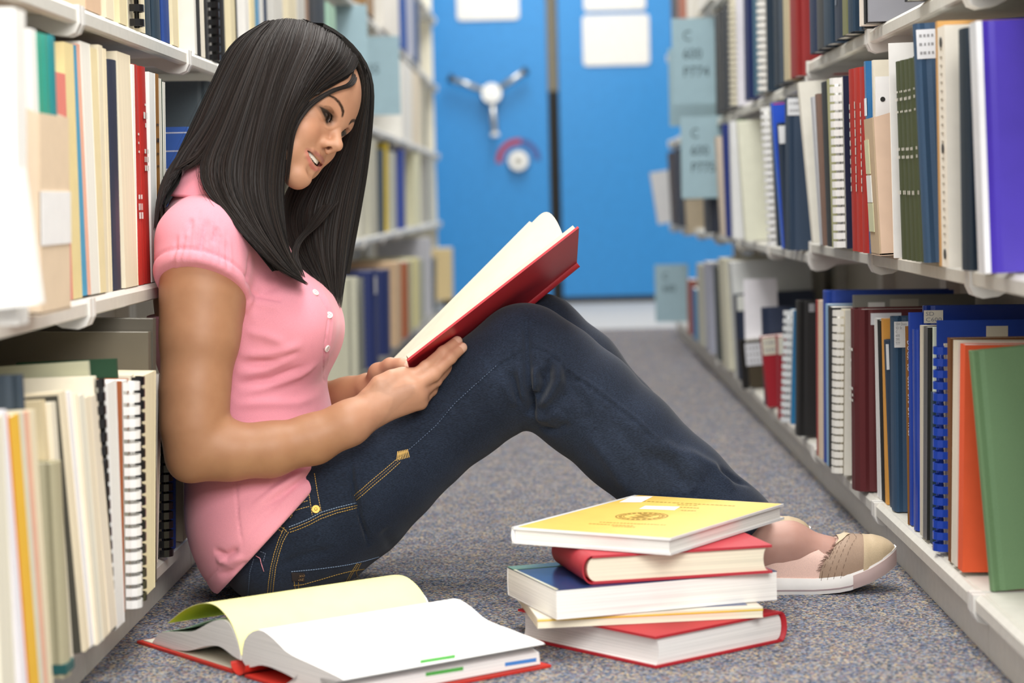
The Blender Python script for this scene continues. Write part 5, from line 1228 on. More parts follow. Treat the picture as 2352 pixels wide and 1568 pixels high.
# lower edge: slanting hem from lap to back
ha, hb_ = J(802, 1030, 3.0), J(512, 1347, 3.0); hd = (hb_ - ha) / np.linalg.norm(hb_ - ha); un = np.cross(hd, [0, 1, 0]); un /= np.linalg.norm(un); un = un if un[2] < 0 else -un
sh.ell(J(635, 1190, 3.05), (.115, .172, .10), None, .05)
sh.add(lambda p: ((p - ha.astype(np.float32)) @ un.astype(np.float32)), (ha + hb_) / 2, 2.0, .004, 'i')
SP, SF = extract(sh, (-.64, 2.80, .02), (-.24, 3.34, .60), .0028)
st = bvh(SP, SF); SN = vnormals(SP, SF)
hd_ = (SP - hemP) @ hn; nearArm = (SP[:, 1] < 2.985) & (np.linalg.norm(SP - J(465, 640, 2.91), axis=1) < .11)
bandw = np.exp(-((hd_ + .006) / .006) ** 4) * nearArm; SP = SP + SN * (bandw * .0014)[:, None]
SP = SP - SN * (np.exp(-((hd_ + .0145) / .0022) ** 2) * nearArm * .002)[:, None]
hh_ = (SP - ha) @ un; lowb = np.exp(-((hh_ + .022) / .0016) ** 2); SP = SP - SN * (lowb * .0014)[:, None]; SP = SP + SN * (np.clip(1 - np.abs(hh_) / .022, 0, 1) * .0012)[:, None]
for x, y0, y1, dx in ((396, 622, 540, 12), (412, 612, 525, 14), (428, 606, 500, 16), (444, 602, 480, 14), (460, 602, 485, 10), (476, 604, 490, 4), (492, 608, 505, 0), (508, 616, 525, -4), (524, 628, 550, -6)):
    SP = sculpt(SP, SN, st, [(x, y0), (x + dx * .5, (y0 + y1) / 2), (x + dx, y1)], .0045, -.0026, True); SP = sculpt(SP, SN, st, [(x + 7, y0 + 4), (x + 7 + dx * .5, (y0 + y1) / 2), (x + 7 + dx * 1.3, y1 - 12)], .0055, .0020)
for line, r, a in (([(478, 500), (468, 545), (455, 590)], .004, -.004), ([(440, 500), (430, 540)], .004, -.003), ([(500, 520), (490, 560)], .004, -.003),
                   ([(545, 815), (620, 812), (700, 790)], .010, .004), ([(540, 860), (610, 850), (680, 815)], .010, .0045), ([(545, 905), (610, 890), (690, 860), (735, 830)], .010, .004), ([(530, 930), (600, 925), (680, 925), (740, 905)], .010, .0035),
                   ([(560, 760), (610, 770), (660, 790)], .010, .003), ([(575, 690), (600, 670), (640, 655)], .009, -.003), ([(565, 660), (572, 620), (575, 580)], .010, -.004), ([(560, 720), (575, 690), (600, 660)], .008, .003),
                   ([(545, 835), (640, 830), (690, 805)], .007, -.003), ([(540, 882), (620, 872), (700, 838)], .007, -.003), ([(530, 990), (540, 1100), (548, 1200), (558, 1262)], .0022, -.0016),
                   ([(540, 1190), (620, 1130), (690, 1085), (745, 1058)], .010, .004), ([(555, 1180), (630, 1115), (700, 1070)], .007, -.004), ([(600, 1170), (680, 1110), (740, 1070)], .007, -.004), ([(490, 1265), (520, 1275), (550, 1262)], .007, -.005), ([(495, 1285), (525, 1292), (560, 1275)], .008, .004),
                   ([(500, 1320), (540, 1310), (570, 1285)], .006, -.004), ([(385, 640), (376, 700), (372, 760)], .006, -.004), ([(650, 1120), (720, 1070), (775, 1040)], .006, .003),
                   ([(722, 655), (742, 690), (756, 718), (752, 750), (747, 785), (743, 830), (741, 868)], .0022, -.0026), ([(741, 868), (748, 876), (757, 868)], .0022, -.0024), ([(735, 655), (752, 690), (764, 720), (762, 760), (756, 800), (751, 850)], .004, .0016)):
    SP = sculpt(SP, SN, st, line, r, a)
SHIRT = mesh_from('polo_shirt', SP, SF, PINK, pers); st = bvh(SP, SF)
# collar
b = MB(); cx_ = J(494, 430, 3.01); n_ = 40
prof_ = [(.053, .026), (.051, .032), (.0545, .033), (.060, .014), (.066, -.012), (.0695, -.0165), (.069, -.0115), (.062, .010), (.053, .026)]
tl = Matrix.Rotation(math.radians(6), 3, 'Y')
P = []
for i in range(n_ + 1):
    a = 2 * math.pi * i / n_; ca, sa = math.cos(a), math.sin(a); row_ = []
    for r_, z_ in prof_: row_.append(tuple(Vector(cx_) + tl @ Vector((r_ * ca * .98, r_ * sa * 1.12, z_ - .016 * max(0, ca)))))
    P.append(row_)
b.grid(P, PINK); b.build('collar', SHIRT, True)
def disc(tree, px, py, r, th, m, name, parent, holes=0):
    p, n = hit(tree, px, py); b = MB(); b.cyl(p - n * .0005, p + n * th, r, r * .93, m, 18)
    o = b.build(name, parent)
    if holes:
        t = n.orthogonal().normalized(); u = n.cross(t); b = MB()
        for i in range(4):
            c = p + n * th + (t * (1 if i % 2 else -1) + u * (1 if i < 2 else -1)) * r * .28; b.cyl(c, c + n * .0002, r * .13, r * .13, mat('#b08a8c', 'plain'), 8)
        b.build('button_hole', o)['kind'] = 'stuff'
    return o
BTN = mat('#f2e6e2', 'gloss')
for q_ in ((724, 672), (756, 724), (751, 800)): disc(st, *q_, .0052, .0018, BTN, 'button', SHIRT, 1)

# ---------------------------------------------------------------- jeans
DEN = fabric('dark_denim', '#273246', 1.0, .5, .36, .12, ((0, math.radians(38), 0), (260, 900, 1500)))
je = Prims()
je.ell(J(625, 1262, 3.07), (.064, .165, .066), None, .03); je.cone(J(632, 1255, 2.99), J(632, 1255, 3.15), .068, .068, .03)
je.ell(J(690, 1180, 3.07), (.105, .160, .100), None, .05)
TN = [(J(655, 1228, 3.005), .082), (J(720, 1190, 3.01), .098), (J(800, 1135, 3.015), .0945), (J(880, 1075, 3.02), .083), (J(950, 1020, 3.025), .0745), (J(1060, 938, 3.03), .0715), (J(1140, 878, 3.03), .0745), (J(1205, 822, 3.03), .0740)]
TF = [(J(680, 1200, 3.15), .09), (J(800, 1120, 3.165), .0945), (J(950, 1005, 3.175), .0755), (J(1140, 860, 3.18), .0745), (J(1236, 785, 3.18), .0690)]
SNr = [(J(1205, 822, 3.03), .0740), (J(1265, 865, 3.025), .0760), (J(1345, 925, 3.015), .0745), (J(1440, 1010, 3.005), .0715), (J(1560, 1120, 2.995), .0690), (J(1662, 1215, 2.985), .0680), (J(1720, 1270, 2.98), .068)]
SFr = [(J(1236, 785, 3.18), .0690), (J(1318, 862, 3.18), .0720), (J(1415, 968, 3.18), .0670), (J(1490, 1065, 3.18), .0640), (J(1545, 1140, 3.18), .064)]
je.chain(TF, .012); je.chain(SFr, .012)
A_e, A_h = J(1788, 1147, 2.985), J(1590, 1330, 2.985); ax = SNr[-1][0] - SNr[-3][0]; ax /= np.linalg.norm(ax)
hmn = np.cross(A_h - A_e, [0, 1, 0.0]); hmn /= np.linalg.norm(hmn); hmn = hmn if hmn @ ax > 0 else -hmn
near_ = Prims(); near_.chain(TN, .012); near_.chain(SNr, .012)
for it in near_.L: je.L.append(it)
je.add(lambda p: ((p - A_e.astype(np.float32)) @ hmn.astype(np.float32)), A_e, .32, .006, 'i')
wa, wb_ = J(770, 1010, 3.07), J(512, 1300, 3.07); wn = np.cross((wb_ - wa), [0, 1, 0.0]); wn /= np.linalg.norm(wn); wn = wn if wn[2] > 0 else -wn
JP, JF = extract(je, (-.50, 2.86, -.015), (.42, 3.32, .46), .0030)
JP[:, 2] = np.maximum(JP[:, 2], .002); jt = bvh(JP, JF); JN = vnormals(JP, JF)
for line, r, a in (([(1208, 728), (1211, 793), (1212, 860), (1213, 918)], .008, -.006), ([(1243, 842), (1251, 886), (1240, 905), (1223, 918)], .008, -.008), ([(1263, 821), (1258, 870), (1245, 900), (1227, 926)], .007, -.007),
                   ([(1280, 830), (1282, 875), (1262, 910), (1240, 935)], .010, .007), ([(1228, 840), (1232, 880), (1226, 905)], .007, .006), ([(1215, 880), (1219, 930), (1219, 958)], .007, -.012), ([(1300, 850), (1310, 890), (1290, 930)], .010, -.004),
                   ([(1190, 830), (1200, 880), (1206, 930)], .009, .004), ([(1172, 850), (1185, 890), (1196, 930)], .007, -.004), ([(1228, 955), (1260, 958), (1290, 940)], .012, .006), ([(1240, 985), (1275, 990), (1310, 970)], .008, -.004),
                   ([(1150, 870), (1168, 905), (1185, 935)], .008, .003), ([(1320, 890), (1345, 935), (1352, 980)], .012, -.003), ([(1480, 1035), (1540, 1070), (1580, 1125)], .012, -.004), ([(1500, 1010), (1570, 1050), (1620, 1100)], .014, .004), ([(1560, 1030), (1640, 1075), (1690, 1130)], .014, .004),
                   ([(1400, 960), (1460, 1030), (1510, 1110)], .014, -.003), ([(1640, 1075), (1690, 1100), (1740, 1120)], .010, -.004), ([(1345, 990), (1400, 1060), (1450, 1140)], .014, .003),
                   ([(806, 1060), (808, 1100), (818, 1145), (828, 1190), (842, 1230), (848, 1255)], .004, -.006), ([(820, 1060), (822, 1110), (835, 1170)], .008, .003),
                   ([(935, 1033), (1000, 975), (1045, 922), (1142, 834), (1207, 793), (1239, 793), (1280, 817), (1304, 846), (1364, 886), (1465, 963), (1546, 1044), (1578, 1092), (1611, 1140)], .0026, .0022),
                   ([(935, 1040), (1000, 982), (1046, 929), (1144, 841), (1208, 800), (1238, 800), (1276, 824), (1300, 853), (1360, 893), (1461, 970), (1541, 1051), (1573, 1099), (1606, 1146)], .0022, -.0018),
                   ([(640, 1300), (700, 1275), (780, 1262)], .010, -.002), ([(900, 1320), (905, 1270), (880, 1215)], .012, -.002), ([(1320, 868), (1326, 878)], .006, -.003)):
    JP = sculpt(JP, JN, jt, line, r, a * (1.5 if r > .003 else 1))
JP = sculpt(JP, JN, jt, [(655, 1230), (720, 1205), (790, 1180), (822, 1163)], .0025, -.002, False)
rnd = random.Random(11)
def along(pl, t):
    k = min(int(t * (len(pl) - 1)), len(pl) - 2); f = t * (len(pl) - 1) - k; return (pl[k][0] + (pl[k + 1][0] - pl[k][0]) * f, pl[k][1] + (pl[k + 1][1] - pl[k][1]) * f)
OUTS = [(935, 1036), (1000, 978), (1045, 925), (1142, 837), (1207, 796), (1239, 796), (1280, 820), (1304, 849), (1364, 889), (1465, 966), (1546, 1047), (1578, 1095), (1611, 1143)]
for i in range(60):                              # puckers along the outer seam
    t = (i + .5) / 60; x, y = along(OUTS, t); dx, dy = (6, 9) if t < .35 else (-6, 10); JP = sculpt(JP, JN, jt, [(x - dx * .3, y - dy * .3), (x + dx, y + dy)], .0035, rnd.choice((-.0016, -.001, .0008)), False, 2)
JEANS = mesh_from('jeans', JP, JF, DEN, pers); jt = bvh(JP, JF)
GOLD, LBLUE = mat('#c9a14f', 'cloth'), mat('#8fa6c4', 'cloth')
def stitch(px, col, w=.00042, dash=.0024, gap=.0010, name='stitching', off=.0007):
    L = []
    for (x0, y0), (x1, y1) in zip(px[:-1], px[1:]):
        for k in range(8):
            h_ = hit(jt, x0 + (x1 - x0) * k / 8, y0 + (y1 - y0) * k / 8)
            if h_[0] is not None: L.append(h_)
    h_ = hit(jt, *px[-1]); L += [h_] if h_[0] is not None else []
    if len(L) < 2: return None
    b = MB(); d = 0.0; on = True; acc = [L[0]]
    def flush(seg):
        for (p, n), (q, m_) in zip(seg[:-1], seg[1:]):
            t = (q - p); 
            if t.length < 1e-6 or t.length > .03: continue
            s_ = t.normalized().cross(n).normalized() * w; p_, q_ = p + n * off, q + m_ * off
            b.poly([p_ - s_, q_ - s_, q_ + s_, p_ + s_], col); b.poly([p_ - s_ - n * .0006, q_ - s_ - n * .0006, q_ - s_, p_ - s_], col); b.poly([p_ + s_, q_ + s_, q_ + s_ - n * .0006, p_ + s_ - n * .0006], col)
    for (p, n), (q, m_) in zip(L[:-1], L[1:]):
        ln = (q - p).length; u = 0.0
        if ln > .03: acc = [(q, m_)]; continue
        while u < ln:
            step = min((dash if on else gap) - d, ln - u); u += step; d += step; c = (p.lerp(q, u / ln), n.lerp(m_, u / ln).normalized())
            if on: acc.append(c)
            if d >= (dash if on else gap) - 1e-7:
                if on: flush(acc)
                on = not on; d = 0.0; acc = [c]
    if on and len(acc) > 1: flush(acc)
    o = b.build(name, JEANS); o['kind'] = 'stuff'; return o
def cz(pts, ox=480, oy=980, s=3.733): return [(ox + x / s, oy + y / s) for x, y in pts]
for pl, c in (([(1245, 590), (1380, 470), (1500, 370), (1620, 268)], GOLD), ([(1265, 628), (1400, 510), (1520, 410), (1642, 300)], GOLD), ([(1255, 610), (1390, 490), (1510, 388), (1632, 284)], mat('#8a6d3c', 'cloth')),
              ([(685, 858), (760, 830), (860, 788), (960, 732), (1100, 690), (1265, 650)], LBLUE), ([(690, 880), (770, 850), (860, 812), (960, 758), (1100, 712), (1272, 672)], GOLD), ([(695, 902), (780, 872), (860, 838), (960, 786), (1100, 736), (1278, 690)], GOLD),
              ([(645, 862), (600, 960), (560, 1080), (530, 1200), (510, 1330), (500, 1440)], GOLD), ([(662, 880), (616, 975), (580, 1085), (550, 1200), (532, 1330), (522, 1440)], mat('#8f7a3e', 'cloth')), ([(682, 900), (634, 985), (602, 1085), (572, 1200), (555, 1330), (545, 1440)], GOLD),
              ([(845, 480), (862, 600), (885, 755)], GOLD), ([(905, 400), (930, 560), (962, 730)], GOLD), ([(690, 690), (760, 660), (850, 632)], GOLD), ([(725, 722), (790, 700), (858, 682)], GOLD), ([(690, 700), (715, 720), (712, 760), (692, 785)], GOLD),
              ([(705, 1240), (900, 1222), (1100, 1196), (1200, 1180), (1340, 1148), (1460, 1112)], LBLUE), ([(725, 1358), (800, 1352), (950, 1310), (1100, 1265), (1200, 1240), (1350, 1215), (1450, 1228), (1520, 1260), (1560, 1310)], GOLD), ([(1462, 1112), (1540, 1190), (1622, 1280)], LBLUE), ([(1470, 1150), (1540, 1215), (1600, 1290)], mat('#7d6f4a', 'cloth')),
              ([(1270, 1168), (1210, 1260), (1150, 1375)], GOLD), ([(1283, 1172), (1222, 1268), (1168, 1372)], GOLD), ([(1302, 1166), (1262, 1245), (1272, 1290), (1304, 1320), (1292, 1362)], GOLD), ([(725, 1300), (735, 1360), (742, 1410)], GOLD), ([(765, 1330), (772, 1410)], GOLD), ([(385, 1130), (350, 1250), (335, 1450)], mat('#5a6a80', 'cloth')),
              ([(590, 845), (640, 870), (668, 900)], GOLD), ([(580, 870), (630, 900)], GOLD), ([(440, 1068), (485, 1085), (465, 1150)], mat('#6a7690', 'cloth'))): stitch(cz(pl), c)
for i in range(7):
    x = 1610 + i * 14; stitch(cz([(x, 290 - i * 10), (x + 8, 210 - i * 3), (x + 22, 285 - i * 4)]), GOLD, .0006, .05, .0001)
stitch([(1787, 1131), (1780, 1140), (1769, 1153)], mat('#b98a35', 'cloth'))
stitch(OUTS[:4], mat('#5f708c', 'cloth'), .0004, .002, .002)
RIV = mat('#a98545', 'chrome', .4); rv = disc(jt, 725.5, 1169, .0058, .0016, RIV, 'rivet', JEANS); p_, n_2 = hit(jt, 725.5, 1169); b = MB(); b.cyl(p_ + n_2 * .0016, p_ + n_2 * .003, .0022, .0016, RIV, 12); b.build('rivet_boss', rv)
def patch(px, m, name, parent, off=.001):
    b = MB(); q = []
    for j in range(5):
        r_ = []
        for i in range(5):
            u, v = i / 4, j / 4; x = (px[0][0] * (1 - u) + px[1][0] * u) * (1 - v) + (px[3][0] * (1 - u) + px[2][0] * u) * v; y = (px[0][1] * (1 - u) + px[1][1] * u) * (1 - v) + (px[3][1] * (1 - u) + px[2][1] * u) * v
            p, n = hit(jt, x, y); r_.append(tuple(p + n * off))
        q.append(r_)
    b.grid(q, m); return b.build(name, parent)
pt = patch(cz([(705, 1246), (818, 1246), (820, 1325), (712, 1318)]), mat('#3b3330', 'cloth'), 'pocket_tab', JEANS)
p0, n0 = hit(jt, *cz([(765, 1288)])[0]); p1, n1 = hit(jt, *cz([(800, 1284)])[0]); xd = (p1 - p0).normalized(); yd = n0.cross(xd)
text('lettering', 'xo\noz', .0085, mat('#a5855e', 'plain'), pt, frame(tuple(p0 + n0 * .0018 + yd * .001), xd, yd), space=.8)
b = MB(); cp = [hit(jt, *q_) for q_ in cz([(820, 1240), (818, 1320)])]
# loose thread at the shirt hem
L_ = [hit(jt, *q_) for q_ in cz([(405, 1105), (440, 1125), (448, 1165), (470, 1235)])]; b = MB()
for (p, n), (q, m_) in zip(L_[:-1], L_[1:]): b.cyl(p + n * .002, q + m_ * .002, .0006, .0006, PINK, 5)
b.build('loose_thread', SHIRT)

# ---------------------------------------------------------------- canvas shoes
def shoe(A, yc, tag_):
    x0 = A[0] - .042; Lg = .243; parts = {}
    SOLE, BUMP = mat('#f6f3ef', 'plain', .5), mat('#cbb2ae', 'plain', .6)
    CAN, TAU, TOE = mat('#f6cfc0', 'cloth'), mat('#a98e78', 'cloth'), mat('#cdb796', 'cloth')
    root = empty('canvas_shoe'); root.parent = pers
    def hwid(u): return .041 * (np.interp(u, [0, .02, .06, .15, .35, .5, .68, .82, .92, .97, 1], [.25, .52, .70, .82, .80, .86, 1.0, .96, .74, .50, .20]))
    def lift(u): return float(np.interp(u, [0, .05, .55, .7, .85, 1], [.004, 0, 0, .004, .016, .034]))
    def cen(u): return yc + .004 * math.sin(u * 2.6)
    def sole_h(u): return float(np.interp(u, [0, .5, .8, 1], [.026, .022, .023, .026]))
    U = [0, .01, .03, .06, .1, .15, .2, .28, .36, .44, .52, .6, .66, .72, .78, .83, .88, .92, .95, .975, .99, 1]
    def ring(u, v, infl=1.0):                   # v: 0 bottom .. 1 top on the sole wall
        z = lift(u) + sole_h(u) * v; k = hwid(u) * (infl + .06 * math.sin(math.pi * v)); return [(x0 + Lg * u, cen(u) + s * k, z) for s in (-1, 1)]
    def sole_part(name, ua, ub, va, vb, m, infl=1.0):
        us = [ua] + [u for u in U if ua < u < ub] + [ub]; vs = np.linspace(va, vb, 4); b = MB()
        G = [[ring(u, v, infl)[0] for v in vs] for u in us]; H = [[ring(u, v, infl)[1] for v in vs] for u in us]
        b.grid(G, m); b.grid([r[::-1] for r in H], m)
        b.grid([[G[i][0], H[i][0]] for i in range(len(us))], m, False); b.grid([[H[i][-1], G[i][-1]] for i in range(len(us))], m, False)
        b.grid([G[0], H[0]], m, False); b.grid([H[-1], G[-1]], m, False)
        return b.build(name, root, True)
    sole_part('sole', 0, 1, 0, 1, SOLE); sole_part('toe_bumper', .735, 1.0, .04, .86, BUMP, 1.03); sole_part('foxing_stripe', 0, .74, .22, .32, mat('#b7a4a6', 'plain'), 1.012)
    TOPL = [(0, .064), (.08, .062), (.3, .050), (.5, .046), (.6, .046), (.66, .050), (.72, .051), (.8, .043), (.88, .033), (.94, .021), (.98, .010), (1, .002)]
    def top(u): return float(np.interp(u, [a for a, _ in TOPL], [c for _, c in TOPL]))
    def S(u, t, off=0.0):                       # t: 0 near rim .. 1 far rim over the top
        a = math.pi * t; k = hwid(u) * .97; z0 = lift(u) + sole_h(u); e = .34 if u < .58 else .8
        c = math.cos(a); y = -math.copysign(abs(c) ** e, c) * (k + off); z = z0 - .003 + (top(u) + off) * (math.sin(a) ** (.55 if u < .6 else .75))
        return (x0 + Lg * (u * .985 + .006), cen(u) + y, z)
    def surf(name, fa, fb, m, off, nt=30, nu=14):
        b = MB(); G = []
        for j in range(nt + 1):
            t = j / nt; ua, ub = fa(t), fb(t); G.append([S(ua + (ub - ua) * i / nu, t, off) for i in range(nu + 1)])
        b.grid(G, m); return b.build(name, root)
    dip = lambda t: 1 - abs(2 * t - 1)
    surf('canvas_upper', lambda t: 0.0, lambda t: .9, CAN, 0, 30, 26)
    edge = lambda t: .545 + .13 * min(1, dip(t) * 1.3) ** 1.0
    surf('side_panel', edge, lambda t: .87, TAU, .0011); surf('toe_cap', lambda t: .80 + .02 * dip(t), lambda t: .999, TOE, .0018)
    surf('tongue_band', lambda t: edge(t) + .0 + .0, lambda t: edge(t) + .05 * max(0, dip(t) - .62) * 4, TOE, .0022)
    b = MB(); rr = random.Random(2); FR = mat('#8d7263', 'cloth')
    for i in range(240):
        t = rr.uniform(.03, .97); u = edge(t); p = np.array(S(u + rr.uniform(0, .008), t, .0012)); q = np.array(S(u - rr.uniform(.012, .028), min(1, max(0, t + rr.uniform(-.012, .012))), rr.uniform(.001, .004))); sd = np.array([0, 0, .0004]) if dip(t) < .5 else np.array([0, .0004, 0])
        b.poly([p - sd, p + sd, q + sd * .4, q - sd * .4], FR)
    b.build('frayed_edge', root)['kind'] = 'stuff'
    def thread(name, f, m, w=.00028, n=40, t0=.0, t1=1.0):
        b = MB()
        for i in range(n):
            if i % 2: continue
            a0, a1 = t0 + (t1 - t0) * i / n, t0 + (t1 - t0) * (i + 1.2) / n; p, q = np.array(S(f(a0), a0, .0020)), np.array(S(f(a1), a1, .0020)); sd = np.array([w, 0, 0]); b.poly([p - sd, p + sd, q + sd, q - sd], m)
        b.build(name, root)['kind'] = 'stuff'
    BRN = mat('#6e5240', 'cloth')
    for k in (.015, .05, .085, .125): thread('panel_stitching', (lambda k: lambda t: edge(t) + k - .03 * dip(t) * (k > .04))(k), BRN)
    RS = mat('#d98f7f', 'cloth')
    for tt in (.30, .40):
        b = MB()
        for i in range(60):
            if i % 2: continue
            u0, u1 = .05 + i / 60 * .5, .05 + (i + 1.1) / 60 * .5; p, q = np.array(S(u0, tt, .0008)), np.array(S(u1, tt, .0008)); b.poly([p - [0, 0, .0004], q - [0, 0, .0004], q + [0, 0, .0004], p + [0, 0, .0004]], RS)
        b.build('topline_stitching', root)['kind'] = 'stuff'
    return root
shoe(AN, AN[1], 0); shoe(AF, AF[1], 1)

# ---------------------------------------------------------------- the red book in her hands
hb_ = empty('held_book'); 
SB, ST = J(958, 908, 3.12), J(1325, 606, 3.12); NB_, NT_ = J(937, 829, 2.930), J(1330, 523, 2.930)
FB, FT = J(897, 829, 3.285), J(1216, 508, 3.285)
hb_.location = tuple(SB); tag(hb_, 'open red hardcover with cream pages, held in her hands against her knees', 'book')
CR = mat('#c62f3a', 'cloth', .36); CP = mat('#e6dfc9', 'paper'); CPE = mat('#efe8d4', 'pages')
lv = lambda p: tuple(np.asarray(p) - SB)
nrm = np.cross(ST - SB, NB_ - SB); nrm /= np.linalg.norm(nrm); nrm = nrm if nrm[2] > 0 else -nrm
def slab(a, b_, c, d, th, m, name, par):
    B_ = MB(); n = np.cross(b_ - a, d - a); n /= np.linalg.norm(n); n = n if n[2] > 0 else -n
    B_.hexa([lv(q) for q in (a, b_, c, d)] + [lv(q + n * th) for q in (a, b_, c, d)], m); return B_.build(name, par, True)
slab(SB, ST, NT_, NB_, .003, CR, 'near_board', hb_)
e1 = (ST - SB) * .012; wN = (NB_ - SB) 
slab(SB + e1 + nrm * .0031, ST - e1 + nrm * .0031, ST - e1 + (NT_ - ST) * .975 + nrm * .0031, SB + e1 + (NB_ - SB) * .975 + nrm * .0031, .006, CP, 'near_pages', hb_)
# far half: board flat behind, pages arching up
up_ = np.array([0, 0, 1.0]); fbB, fbT = J(905, 872, 3.30), J(1280, 580, 3.30)
slab(SB, ST, fbT, fbB, .003, CR, 'far_board', hb_)
B_ = MB(); P = []; Q = []
for i in range(13):
    t = i / 12; g = SB + (ST - SB) * (.012 + .976 * t) + nrm * .009; f = FB + (FT - FB) * t; bulge = .020 + .030 * t; r_ = []
    for k in range(17):
        u = k / 16; r_.append(lv(g * (1 - u) + f * u + up_ * bulge * math.sin(math.pi * min(1, u * 1.05)) * (1 - .35 * u)))
    P.append(r_)
B_.grid(P, CP); B_.grid([[tuple(np.array(q) - nrm * .0008) for q in r][::-1] for r in P], CP); B_.build('turned_pages', hb_)
slab(SB + nrm * .0035, ST + nrm * .0035, fbT + nrm * .0035 - (fbT - ST) * .03, fbB + nrm * .0035 - (fbB - SB) * .03, .012, CPE, 'far_pages', hb_)
B_ = MB(); sd = np.cross(ST - SB, nrm); sd /= np.linalg.norm(sd); G = []
for p in (SB - (ST - SB) * .004, ST + (ST - SB) * .004): G.append([lv(p - nrm * .006 * math.sin(a) + sd * .007 * math.cos(a)) for a in np.linspace(-.1, math.pi + .1, 12)])
B_.grid(G, CR); B_.grid([[tuple(np.array(q) + nrm * .0025) for q in r][::-1] for r in G], CR); B_.build('spine', hb_)
# ---------------------------------------------------------------- hair
def hair_mat():
    m = bpy.data.materials.new('dark_hair'); m.use_nodes = True; nt = m.node_tree; N = nt.nodes; L = nt.links; b = N['Principled BSDF']
    at = N.new('ShaderNodeAttribute'); at.attribute_name = 'paint'; L.new(at.outputs['Color'], b.inputs['Base Color'])
    b.inputs['Roughness'].default_value = .52; b.inputs['Specular IOR Level'].default_value = .24; b.inputs['Sheen Weight'].default_value = .1
    return m
HAIR = hair_mat()
def crs(P, n):                                    # resample a guide
    P = np.array(P, float); t = np.concatenate([[0], np.cumsum(np.linalg.norm(np.diff(P, axis=0), axis=1))]); u = np.linspace(0, t[-1], n); out = []
    for x in u:
        i = min(max(np.searchsorted(t, x, 'right') - 1, 0), len(P) - 2); h = t[i + 1] - t[i]; f = (x - t[i]) / h
        m0 = (P[i + 1] - P[i - 1]) / (t[i + 1] - t[i - 1]) * h if i else P[1] - P[0]
        m1 = (P[i + 2] - P[i]) / (t[i + 2] - t[i]) * h if i + 2 < len(P) else P[i + 1] - P[i]
        out.append((2 * f**3 - 3 * f**2 + 1) * P[i] + (f**3 - 2 * f**2 + f) * m0 + (-2 * f**3 + 3 * f**2) * P[i + 1] + (f**3 - f**2) * m1)
    return np.array(out)
NT = 30
HV, HF, HC_ = [], [], []
def ribbon(path, side, w, c):
    global HV, HF
    n = len(path); b = sum(len(x) for x in HV); k = np.linspace(0, 1, n); ww = (w * np.minimum(1, (1 - k) * 5 + .12) * np.minimum(1, k * 8 + .4))[:, None]
    HV.append(np.concatenate([path - side * ww, path + side * ww])); HC_.append(np.tile(c, (2 * n, 1)))
    i = np.arange(n - 1); HF.append(np.stack([b + i, b + i + 1, b + n + i + 1, b + n + i], 1))
